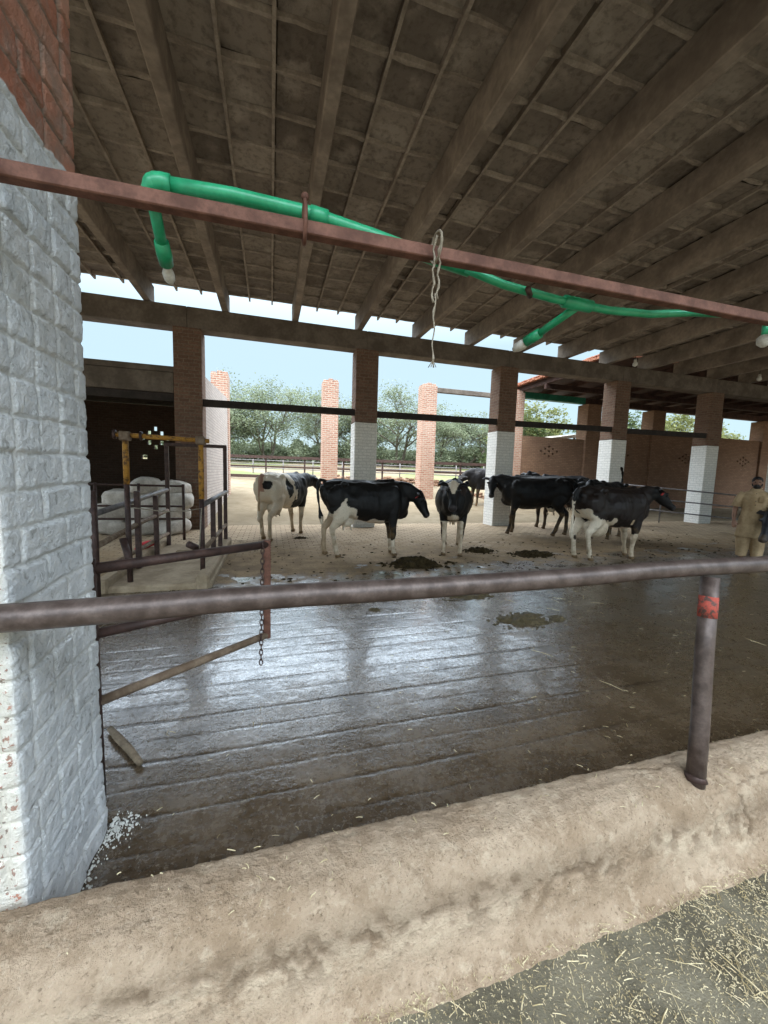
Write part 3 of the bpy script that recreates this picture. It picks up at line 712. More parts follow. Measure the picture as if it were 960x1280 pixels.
spots = [(-3.35, 9.75, .19, 'leftmost white sack on the floor of the pile by the feed store'), (-2.75, 9.72, .18, 'white sack on the floor, second from left of the pile'), (-2.15, 9.7, .18, 'white sack on the floor touching the unpainted column'),
         (-3.4, 9.8, .49, 'leftmost white sack in second layer of the pile'), (-2.78, 9.82, .48, 'white sack in middle of the second layer of the pile'), (-2.17, 9.8, .47, 'white sack in second layer beside the unpainted column'),
         (-3.2, 9.9, .79, 'left white sack of the third layer of the pile'), (-2.62, 9.92, .78, 'white sack in the middle of the third layer'), (-2.1, 9.9, .76, 'grey edged white sack in third layer beside the column'),
         (-2.75, 9.95, 1.07, 'topmost white sack crowning the pile'), (-2.2, 10.02, 1.02, 'upper white sack leaning to the unpainted column')]
for k, (x_, y_, z_, lab) in enumerate(spots):
    rz_ = rnd.uniform(-.3, .3)+(.9 if k in (2, 5, 7) else 0)
    o = sack_mesh(k, .68+.07*rnd.random(), .6, .41).build('feed_sack', 'sack', None, True)
    o.location = (x_, y_, z_); o.rotation_euler = (rnd.uniform(-.06, .06), rnd.uniform(-.08, .08), rz_)
    tag(o, lab, 'sack', 'white feed sacks stacked by the store')

# cattle crush: platform, kerbs, frames
t_ = empty('loading_platform', (-1.3, 6.2, 0), 'pale concrete platform with raised edges under the cattle frame', 'platform')
def slab(x0, x1, y0, y1, h, seed):
    X_, Y_ = np.meshgrid(np.linspace(x0, x1, 40), np.linspace(y0, y1, 60))
    m = MB(); m.bbox((x0, y0, -.02), (x1, y1, h), .025); return m
slab(-1.98, -.72, 5.12, 7.9, .075, 1).build('base_slab', 'concrete_light', t_)
slab(-.90, -.74, 5.10, 8.0, .17, 2).build('edge_kerb', 'concrete_light', t_)
slab(-1.98, -1.83, 5.10, 8.0, .17, 3).build('edge_kerb', 'concrete_light', t_)
slab(-1.50, -1.22, 6.9, 7.3, .15, 4).build('step_block', 'concrete_light', t_)
crush = empty('cattle_crush', (-1.3, 6.2, .0), 'pipe cattle crush with yellow topped front frame and brown rails', 'cattle crush')
P1 = (-1.668, 5.33); P2 = (-.872, 5.5)
for (px_, py_), nm in ((P1, 0), (P2, 1)):
    o = MB().tube([(px_, py_, .0), (px_, py_, 1.28 if nm == 0 else 1.1)], .031, 14).build('front_post', 'rust_dark', crush, True)
    MB().tube([(px_, py_, 1.28 if nm == 0 else 1.1), (px_, py_, 1.86)], .033, 14).build('yellow_sleeve', 'yellow_paint', o, True)
    MB().bbox((px_-.055, py_-.055, 1.80), (px_+.055, py_+.055, 1.91), .012).build('clamp_block', 'muddy_pipe', o)
MB().tube([(P1[0]-.12, P1[1]-.02, 1.87), (P2[0]+.10, P2[1]+.02, 1.855)], .029, 14).build('top_bar', 'yellow_paint', crush, True)
for sx_ in (-.10, .16): MB().tube([(P1[0]+sx_-.012, P1[1]+sx_*.2, 1.868), (P1[0]+sx_+.012, P1[1]+sx_*.2, 1.868)], .055, 12).build('collar', 'rust_dark', crush, True)
for bx in (-1.80, -.825): MB().bbox((bx-.032, 7.77, .0), (bx+.032, 7.83, 1.93), .006).build('rear_post', 'rust_dark', crush)
MB().bbox((-1.83, 7.775, 1.88), (-.795, 7.825, 1.94), .006).build('rear_top_bar', 'rust_dark', crush)
PL = (-1.86, 4.9)
MB().tube([(*PL, -.02), (*PL, 1.22)], .036, 12).build('corner_post', 'rust_dark', crush, True)
MB().tube([(-1.93, 4.7, .93), (-1.80, 7.9, 1.10)], .036, 12).build('side_rail', 'grey_steel', crush, True)
MB().tube([(-1.86, 4.9, .60), (-1.78, 6.3, .71), (-1.80, 7.75, .72)], .034, 12).build('side_rail', 'muddy_pipe', crush, True)
MB().tube([(-1.9, 4.9, .28), (-1.80, 7.75, .30)], .03, 12).build('side_rail', 'muddy_pipe', crush, True)
MB().tube([(-.86, 5.5, 1.02), (-.815, 7.95, 1.07)], .036, 12).build('side_rail', 'grey_steel', crush, True)
MB().tube([(-.86, 5.5, .42), (-.82, 7.8, .45)], .032, 12).build('side_rail', 'muddy_pipe', crush, True)
for (vx, vy, zt) in ((-1.78, 6.06, 1.16), (-1.78, 6.95, 1.04), (-.85, 6.35, 1.03), (-.84, 7.1, 1.05)):
    MB().bbox((vx-.034, vy-.034, .0), (vx+.034, vy+.034, zt), .008).build('side_post', 'rust_dark', crush)
MB().tube([(-1.72, 5.3, .62), (-1.60, 5.15, .32)], .04, 12).build('lever', 'rust_dark', crush, True)
MB().tube([(-.95, 5.62, .42), (-1.04, 5.5, .5)], .045, 12).build('lever', 'rust_dark', crush, True)
tag(MB().tube([(-1.66, 5.36, 1.0), (-1.3, 5.5, .93), (-1.05, 5.5, .94), (-.87, 5.47, .98), (-.89, 5.44, .6), (-.90, 5.44, .45)], .008, 6).build('rope', 'rope_fibre', None, True, loc=(-1.2, 5.4, .95)),
    'thin pale rope slung between the two yellow topped posts', 'rope')
fn = empty('pipe_fence', (-2.6, 8.8, 0), 'brown pipe fence standing in front of the stacked white sacks', 'fence')
for z_ in (1.12, .70, .44): MB().tube([(-4.5, 8.8, z_+.01), (-1.72, 8.8, z_)], .022, 10).build('rail', 'rust_dark', fn, True)
for x_ in (-4.4, -3.3, -2.55, -1.74): MB().tube([(x_, 8.8, -.02), (x_, 8.8, 1.16)], .028, 10).build('post', 'rust_dark', fn, True)
m = sack_mesh(40, .36, .16, .12)
o = m.build('red_cloth', 'red_cloth', None, True); o.location = (-1.97, 7.05, .23); o.rotation_euler = (0, -.35, .2); tag(o, 'bright red cloth bundle lying by the platform edge', 'cloth')

# ------------------------------------------------------------------ second row: brick pillars and right shed
plab = ['free standing red brick pillar left of the cream far column', 'tall free standing red brick pillar above the frontal cow', 'red brick pillar under the left corner of the tiled shed roof', 'red brick pillar top rising behind the pale side wall of the feed store']
for (xa, xb, zt, yb), lab in zip(((2.03, 2.66, 5.16, 16.), (6.36, 7.03, 5.40, 16.), (10.85, 11.53, 5.5, 16.), (-2.20, -1.58, 5.13, 16.3)), plab):
    m = MB().bbox((xa, yb, th(xa, 16)-.3), (xb, yb+.6, zt), .015); 
    r_ = empty('brick_pillar', (xa, yb, 0), lab, 'pillar', 'free standing red brick pillars in the yard')
    m.build('brick_shaft', 'brick_red', r_)
    m = MB()
    for k in range(3): m.bbox((xa+.02+.2*k, yb+.02, zt), (xa+.2+.2*k, yb+.56, zt+.05+.03*((k*5) % 3)), .008)
    m.build('broken_top', 'brick_red', r_)
tag(MB().bbox((7.035, 16.1, 5.16), (10.845, 16.3, 5.36), .01).build('steel_beam', 'concrete', None, loc=(9, 16.1, 5.2)), 'dark beam bridging two brick pillars behind white sided column', 'beam')
bs = empty('rear_shed', (18, 16, 0), 'dark rear shed with perforated brick wall under a red tiled roof', 'shed')
def diamond(xc, zc, s_=.23):
    return [(xc+dx*s_-.06, xc+dx*s_+.06, zc+dz*s_*.5-.045, zc+dz*s_*.5+.045) for dx, dz in ((0, 2), (-1, 1), (1, 1), (-2, 0), (0, 0), (2, 0), (-1, -1), (1, -1), (0, -2))]
dh = []
for xc in (13.1, 17.6, 22.2, 26.8): dh += diamond(xc, 2.83)
def zw(x): return 3.5
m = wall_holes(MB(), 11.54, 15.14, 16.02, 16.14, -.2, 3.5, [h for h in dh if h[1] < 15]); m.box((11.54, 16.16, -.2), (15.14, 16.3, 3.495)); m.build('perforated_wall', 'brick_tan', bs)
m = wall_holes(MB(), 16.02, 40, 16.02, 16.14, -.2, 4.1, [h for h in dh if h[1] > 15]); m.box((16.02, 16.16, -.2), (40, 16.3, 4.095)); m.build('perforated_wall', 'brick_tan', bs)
for k in range(6):
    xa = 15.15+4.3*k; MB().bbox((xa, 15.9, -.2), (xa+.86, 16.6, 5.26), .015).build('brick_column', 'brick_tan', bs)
MB().bbox((11.3, 16.05, 5.27), (15.1, 16.35, 5.56), .01).build('fascia_beam', 'green_beam', bs)
MB().bbox((15.11, 16.07, 5.27), (40, 16.33, 5.555), .01).build('shaded_fascia', 'girder', bs)  # the fascia carried on to the right, its shade put in as dark colour
for k in range(20): MB().bbox((11.35+1.5*k, 11.0, 5.56), (11.5+1.5*k, 17.4, 5.74), .01).build('rafter', 'girder', bs)
for y_ in (12.6, 14.3): MB().bbox((11.32, y_, 5.34), (40, y_+.14, 5.555), .01).build('purlin', 'girder', bs)
m = MB(); rt = random.Random(5)
for k in range(38):
    y_ = 11.0+k*.175
    m.bbox((11.12+rt.uniform(-.03, .03), y_+.006, 5.78+rt.uniform(-.01, .015)), (11.62, y_+.169, 5.86+rt.uniform(-.01, .02)), .012)
    m.bbox((11.22+rt.uniform(-.03, .03), y_+.06, 5.90+rt.uniform(-.01, .015)), (11.72, y_+.21, 5.97), .012)
m.build('edge_tiles', 'roof_tile', bs)
MB().box((11.25, 10.9, 5.745), (40, 17.6, 5.775)).build('roof_deck', 'girder', bs)
MB().box((11.73, 10.9, 5.80), (40, 17.6, 5.95)).build('tile_roof', 'roof_tile', bs)
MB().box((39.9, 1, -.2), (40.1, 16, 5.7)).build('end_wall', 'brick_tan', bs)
m = MB(); m.add([(12.9, 18.2, 3.42), (16.9, 18.2, 4.08), (17.2, 21, 4.2), (13.1, 21, 3.5), (12.9, 18.2, 3.26), (16.9, 18.2, 3.9), (17.2, 21, 4.0), (13.1, 21, 3.3)], [(0, 1, 2, 3), (7, 6, 5, 4), (0, 4, 5, 1), (1, 5, 6, 2), (2, 6, 7, 3), (3, 7, 4, 0)])
hut = empty('thatched_shelter', (15, 19, 0), 'sloping pale thatched roof of shelter just showing behind the perforated wall', 'shelter')
m.build('thatch_roof', 'thatch', hut)
for x_, y_, zt in ((13.2, 18.4, 3.3), (16.7, 18.4, 3.88), (13.3, 20.7, 3.33), (16.9, 20.7, 3.98)): MB().tube([(x_, y_, 0), (x_, y_, zt)], .06, 8).build('post', 'bark', hut, True)
# fence by the right wall
fr_ = empty('pipe_fence', (14.5, 10, 0), 'three rail grey pipe fence passing in front of the rightmost whitewashed column', 'fence')
A_, B_ = Vector((12.5, 11.75, 0)), Vector((17.6, 7.4, 0))
for za, zb in ((1.40, .90), (.96, .52), (.54, .12)):
    MB().tube([(A_.x, A_.y, za), (B_.x, B_.y, zb)], .026, 10).build('rail', 'grey_steel', fr_, True)
for k in (.02, .25, .92): p = A_.lerp(B_, k); MB().tube([(p.x, p.y, -.05), (p.x, p.y, 1.42-.5*k)], .024, 10).build('post', 'grey_steel', fr_, True)

# yard fence beyond the pillars
yf = empty('yard_fence', (3, 20, 1), 'weathered brown two rail fence across the sunny yard beyond the pillars', 'fence')
F0, F1 = Vector((-4.5, 22.5, 0)), Vector((12.5, 17.3, 0))
fd = (F1-F0).normalized()
def rail_box(name, t0, t1, z0, z1, hh, th_, mat):
    a = F0.lerp(F1, t0); b = F0.lerp(F1, t1); nn = Vector((-fd.y, fd.x, 0))*th_/2
    m = MB(); m.add([(*(a-nn).xy, z0), (*(b-nn).xy, z1), (*(b+nn).xy, z1), (*(a+nn).xy, z0), (*(a-nn).xy, z0+hh), (*(b-nn).xy, z1+hh), (*(b+nn).xy, z1+hh), (*(a+nn).xy, z0+hh)],
                    [(0, 3, 2, 1), (4, 5, 6, 7), (0, 1, 5, 4), (1, 2, 6, 5), (2, 3, 7, 6), (3, 0, 4, 7)])
    return m.build(name, mat, yf)
rail_box('top_rail', 0, 1, 2.14, 2.02, .15, .09, 'rust_dark'); rail_box('middle_rail', 0, 1, 1.66, 1.58, .10, .06, 'rust_dark'); rail_box('bottom_rail', 0, .38, 1.12, 1.08, .16, .09, 'rust_dark')
for k in range(9):
    p = F0.lerp(F1, .02+.115*k); MB().bbox((p.x-.04, p.y+.05, th(p.x, p.y)-.1), (p.x+.04, p.y+.13, 2.12), .008).build('post', 'rust_dark', yf)
pf = empty('pen_fence', (3, 26, 1.2), 'thin grey pen fence farther out on pale ground', 'fence')
for z_ in (2.0, 1.75, 1.5): MB().tube([(-3, 27, z_+.15), (14, 23.5, z_)], .03, 8).build('rail', 'grey_steel', pf, True)
for k in range(10): x_ = -3+17*k/9; y_ = 27-3.5*k/9; MB().tube([(x_, y_, .9), (x_, y_, 2.2)], .035, 8).build('post', 'grey_steel', pf, True)
m = MB(); rt = random.Random(11)
for k in range(420):
    x_ = rt.uniform(3.5, 12); y_ = 22.2-.28*(x_-3.5)+rt.gauss(0, .5); zz = th(x_, y_)
    s_ = rt.uniform(.06, .12); mm = MB().bbox((-.13, -.07, 0), (.13, .07, .09), .01)
    mm.xf(Matrix.Translation((x_, y_, zz+rt.uniform(-.02, .28)*rt.random())) @ Matrix.Rotation(rt.uniform(0, 3), 4, 'Z') @ Matrix.Rotation(rt.uniform(-.5, .5), 4, 'X'))
    m.add(mm.v, mm.f)
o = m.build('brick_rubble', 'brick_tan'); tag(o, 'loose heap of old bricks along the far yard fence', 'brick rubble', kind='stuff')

# ------------------------------------------------------------------ trees
def leaf_mat(name, c1, c2):
    t = NT(name); f = t.noise(.8, 3); g = t.noise(9, 2)
    c = t.mix(t.ramp(f, .35, .65), c1, c2); c = t.mix(t.ramp(g, .4, .7, 0, .5), c, tuple(a*.6 for a in c1))
    m = t.out(c, .7, None, 0., .2)
    tr = t.n('ShaderNodeBsdfTranslucent'); t.set(tr.inputs['Color'], c); ms = t.n('ShaderNodeMixShader'); ms.inputs[0].default_value = .35
    t.L.new(t.b.outputs[0], ms.inputs[1]); t.L.new(tr.outputs[0], ms.inputs[2]); t.L.new(ms.outputs[0], t.N['Material Output'].inputs[0]); M[name] = m
leaf_mat('leaf_acacia', (.17, .205, .125), (.27, .305, .20)); leaf_mat('leaf_dense', (.055, .085, .03), (.12, .15, .06)); leaf_mat('leaf_yellow', (.15, .17, .06), (.24, .25, .10))  # leaf_acacia is paled, distance haze put into its colour
def tree(x, y, h, seed, label, mat='leaf_acacia', trunks=2, spread=.55, leaves=7000, ls=.13, group='trees beyond the yard', name='acacia_tree'):
    r_ = random.Random(seed); z0 = th(x, y)-.1
    root = empty(name, (x, y, z0), label, 'tree', group); tm = MB(); tips = []
    def branch(p, d, L_, rad, lev):
        pts = [p]; dd = d.copy(); n_ = 4
        for i in range(n_):
            dd = (dd+Vector((r_.gauss(0, .16), r_.gauss(0, .16), r_.gauss(.03, .1)))).normalized(); pts.append(pts[-1]+dd*L_/n_)
        tm.tube(pts, [rad*(1-.55*i/n_) for i in range(n_+1)], 6 if lev < 2 else 4)
        if lev >= 4:
            tips.extend(pts[2:]); return
        if lev >= 2: tips.extend(pts[3:])
        for k in range(r_.choice((2, 3, 3)) if lev > 0 else 4):
            t_ = r_.uniform(.45, 1); q = pts[int(t_*n_)]
            a = r_.uniform(0, 6.28); nd = (dd*.8+Vector((math.cos(a)*spread*1.4, math.sin(a)*spread*1.4, r_.uniform(-.05, .6)*.7))).normalized()
            branch(q, nd, L_*r_.uniform(.62, .82), rad*.5, lev+1)
    for k in range(trunks):
        a = r_.uniform(0, 6.28); tl = .25 if trunks > 1 else .08
        branch(Vector((r_.gauss(0, .25), r_.gauss(0, .25), 0)), Vector((math.cos(a)*tl, math.sin(a)*tl, 1)).normalized(), h*.34, .055+.007*h, 0)
    zmax = max(p.z for p in tips); sc = h/zmax
    tm.v = [(a*sc, b*sc, c*sc) for a, b, c in tm.v]; tips = [p*sc for p in tips]
    tm.build('trunk', 'bark', root, True, local=True)
    rs = np.random.RandomState(seed); tp = np.array([list(p) for p in tips]); k = rs.randint(0, len(tp), leaves)
    wgt = rs.rand(len(tp)); keep = wgt[k] > .25; k = k[keep]; nL = len(k)
    c_ = tp[k]+rs.normal(0, 1, (nL, 3))*np.array([.55, .55, .26])*h/9
    lo_ = rs.rand(nL) < .30
    cl_ = np.stack([rs.normal(0, .26*h, 26), rs.normal(0, .2*h, 26), h*(.12+.42*rs.rand(26))], 1)
    c_[lo_] = cl_[rs.randint(0, 26, lo_.sum())]+rs.normal(0, 1, (lo_.sum(), 3))*np.array([.7, .7, .42])*h/9
    c_[:, 2] = np.maximum(c_[:, 2], .4)
    u = rs.normal(0, 1, (nL, 3)); u[:, 2] *= .5; u /= np.linalg.norm(u, axis=1)[:, None]; v = np.cross(u, rs.normal(0, 1, (nL, 3))); v /= np.linalg.norm(v, axis=1)[:, None]
    s_ = ls*(.5+rs.rand(nL))[:, None]
    co = np.stack([c_-u*s_, c_+v*s_*.4, c_+u*s_, c_-v*s_*.4], 1).reshape(-1, 3)
    np_mesh('crown', co, np.arange(nL*4).reshape(-1, 4), mat, False, None, root)
tl = [(-6.2, 44, 8.0, 1, 'sparse acacia at far left, half hidden behind the pale store wall', 2), (-.5, 46, 10.6, 2, 'tallest feathery acacia standing alone left of the red pillar', 2),
      (6.3, 47, 9.5, 3, 'feathery acacia with forked trunk beside the left red pillar', 3), (11.2, 45, 7.8, 4, 'acacia mostly hidden behind cream far column', 2),
      (15.5, 46, 9.7, 5, 'acacia just right of the cream far column', 2), (20.5, 46, 7.6, 6, 'low acacia behind the tall middle red pillar', 2), (24.5, 47, 8.4, 7, 'acacia right of the middle red pillar', 3),
      (29.5, 46, 9.0, 8, 'leaning acacia just left of the white sided column', 3), (34, 47, 8, 13, 'acacia behind the white sided far column', 2)]
for x_, y_, h_, sd_, lab, tr_ in tl: tree(x_, y_, h_*.92, sd_, lab, trunks=tr_, leaves=17000 if h_ > 9 else 13500, ls=.12, spread=.62)
tl = [(25.5, 34, 7.2, 21, 'bushy tree seen under the green beam of the shed', 'leaf_yellow'), (22, 33, 5.5, 22, 'smaller bushy tree left under the green beam', 'leaf_dense'), (34, 33, 7.5, 23, 'tree in first shed window opening from the left', 'leaf_dense'),
      (41, 33, 7.5, 24, 'yellow green tree in second shed window opening', 'leaf_yellow'), (53, 34, 7.8, 25, 'leafy tree in the rightmost shed window opening', 'leaf_yellow')]
for x_, y_, h_, sd_, lab, mt in tl: tree(x_, y_, h_, sd_, lab, mt, 2, .5, 8000, .17, 'trees behind the rear shed', 'leafy_tree')
rs = np.random.RandomState(3); nL = 26000
hx = rs.uniform(-25, 50, nL); hy = 50+rs.normal(0, 1.5, nL); hh_ = 1.3+1.2*vn(hx*.6, hx*0, 3)+.8*vn(hx*2.2, hx*0, 7)
c_ = np.stack([hx, hy, terr(hx, hy)+hh_*rs.rand(nL)**.8], 1); u = rs.normal(0, 1, (nL, 3)); u /= np.linalg.norm(u, axis=1)[:, None]; v = np.cross(u, rs.normal(0, 1, (nL, 3))); v /= np.linalg.norm(v, axis=1)[:, None]
s_ = .22*(.5+rs.rand(nL))[:, None]
o = np_mesh('scrub_hedge', np.stack([c_-u*s_, c_+v*s_*.6, c_+u*s_, c_-v*s_*.6], 1).reshape(-1, 3), np.arange(nL*4).reshape(-1, 4), 'leaf_acacia', False)
tag(o, 'low green scrub growing along the foot of the acacia trees', 'scrub', kind='stuff')

# ------------------------------------------------------------------ straw and dung
def straw(n_, x0, x1, y0, y1, z, l0, l1, w0, w1, seed, m, dens=None):
    r_ = random.Random(seed); k = 0
    while k < n_:
        x_ = r_.uniform(x0, x1); y_ = r_.uniform(y0, y1)
        if dens and r_.random() > dens(x_, y_): k += .2; continue
        a = r_.uniform(0, 3.14); L_ = r_.uniform(l0, l1)*(.4+.6*r_.random()); w_ = r_.uniform(w0, w1)
        d_ = Vector((math.cos(a), math.sin(a), 0)); s_ = Vector((-d_.y, d_.x, 0))*w_; c_ = Vector((x_, y_, z+r_.uniform(.002, .008))); tz = r_.uniform(-.1, .1)*L_
        bend = s_.normalized()*L_*r_.gauss(0, .035)
        pts = [c_-d_*L_/2-Vector((0, 0, tz*.5)), c_+bend+Vector((0, 0, .002)), c_+d_*L_/2+Vector((0, 0, tz*.5))]
        vs = []
        for p in pts: vs += [p-s_, p+s_, p+Vector((0, 0, w_*1.3))]
        m.add(vs, [(0, 3, 5, 2), (3, 6, 8, 5), (2, 5, 4, 1), (5, 8, 7, 4), (0, 2, 1), (6, 7, 8)]); k += 1
m = MB()
straw(30000, -.4, 3.2, .3, .915, .004, .003, .014, .0005, .0014, 1, m, lambda x, y: .35+.65*float(fbm(x*5, y*5, 4) > .47))
straw(650, -.3, 3.2, .3, .9, .008, .02, .07, .0007, .0016, 2, m)
straw(60, -.3, 3.2, .3, .88, .009, .04, .10, .0012, .0024, 12, m)
straw(22, .5, 3, .35, .85, .010, .14, .24, .0011, .002, 3, m)
straw(120, -.5, 3.2, .96, 1.2, .30, .008, .03, .0008, .0018, 4, m)
tag(m.build('straw', 'straw'), 'chopped straw strewn over the grey feed alley', 'straw', kind='stuff')
m = MB()
straw(420, -.6, 6, 1.25, 4.6, .008, .012, .05, .001, .0022, 5, m); straw(16, 2, 6, 1.6, 4, .012, .1, .3, .0015, .003, 6, m)
tag(m.build('floor_chaff', 'straw'), 'scattered chaff floating on the wet grooved pen floor', 'straw', kind='stuff')
def dung(x, y, rx, ry, h, lab, mat='dung', seed=0, frag=6):
    n_ = 90; a, b = np.meshgrid(np.linspace(-1.7, 1.7, n_), np.linspace(-1.7, 1.7, n_))
    rr_ = np.sqrt(a*a+b*b)+1.0*(fbm(a*1.6+seed*3+9, b*1.6+9, seed)-.5)+.35*(fbm(a*6+20, b*6+seed, seed+2)-.5)
    z_ = (1-sst(.5, .95, rr_))*(.45+.55*(1-rr_.clip(0, 1)))*h*(.35+1.3*fbm(a*5+30, b*5+seed, seed+5))-.010
    iso = sst(.66, .70, fbm(a*7+50, b*7, seed+9))*(1-sst(1.1, 1.6, np.sqrt(a*a+b*b)))*h*.35
    z_ = np.maximum(z_, iso-.010)
    o = grid_mesh('dung_heap', a*rx, b*ry, z_, mat)
    o.location = (x, y, .004); tag(o, lab, 'dung')
dung(2.35, 5.88, .50, .30, .13, 'largest dark dung heap in front of the black and white side on cow', 'dung', 1)
dung(4.05, 6.75, .28, .2, .10, 'small dark dung pat just right of the frontal cow', 'dung', 2)
dung(4.95, 6.3, .42, .25, .09, 'flat dark dung pat left of the brown cow with white udder', 'dung', 3)
dung(2.52, 3.36, .30, .20, .05, 'olive brown dung splat in the middle of wet floor', 'dung_fresh', 4)
dung(2.95, 3.30, .14, .10, .025, 'small dung blob right of the splat on wet floor', 'dung_fresh', 7)
dung(2.35, 4.3, .40, .26, .045, 'dung smear on wet floor just under the front rail', 'dung_fresh', 5)
dung(.62, 8.7, .17, .13, .04, 'dark dung pat behind the piebald cow', 'dung', 6)
dung(1.1, 3.95, .08, .06, .025, 'tiny dung lump on wet floor left of the smear', 'dung_fresh', 8)

m = MB(); rt = random.Random(21)
for k in range(900):
    x_ = rt.uniform(-1.5, 12); y_ = 4.8+abs(rt.gauss(0, 1.8)); r_ = .006+.022*rt.random()**3
    m.ball((x_, y_, .003), (r_*rt.uniform(.8, 1.8), r_*rt.uniform(.8, 1.5), r_*.5), 6, 4)
tag(m.build('manure_crumbs', 'dung', None, True), 'manure crumbs scattered over the dry brick paving', 'manure', kind='stuff')

# ------------------------------------------------------------------ remesh helper for bodies
def remesh(mb, voxel, smooth_it=4):
    me = mb.mesh('tmp'); o = bpy.data.objects.new('tmp', me); COL.objects.link(o)
    md = o.modifiers.new('r', 'REMESH'); md.mode = 'VOXEL'; md.voxel_size = voxel; md.adaptivity = 0
    sm = o.modifiers.new('s', 'SMOOTH'); sm.factor = .5; sm.iterations = smooth_it
    dg = bpy.context.evaluated_depsgraph_get(); dg.update()
    out = bpy.data.meshes.new_from_object(o.evaluated_get(dg)); bpy.data.objects.remove(o); bpy.data.meshes.remove(me)
    out.polygons.foreach_set('use_smooth', [True]*len(out.polygons)); return out
def vcol(me, fn):
    a = me.attributes.new('coat', 'FLOAT_COLOR', 'POINT'); buf = []
    for v in me.vertices:
        c = fn(v.co); buf += [c[0], c[1], c[2], 1.]
    a.data.foreach_set('color', buf)
t = NT('cow_coat'); c = t.attr('coat', 'Color'); n1 = t.noise(60, 4, .6); n2 = t.noise(5, 4)
c = t.mix(t.ramp(n1, .35, .7, 0, .3), c, t.mix(.5, c, (.05, .04, .03)))
c = t.mix(t.ramp(n2, .55, .75, 0, .25), c, (.20, .14, .08), 'MULTIPLY')
M['coat'] = t.out(c, t.ramp(n2, .3, .7, .42, .6), t.bump(t.math('ADD', n1, t.math('MULTIPLY', n2, 2.)), .25, .006), 0., .25)

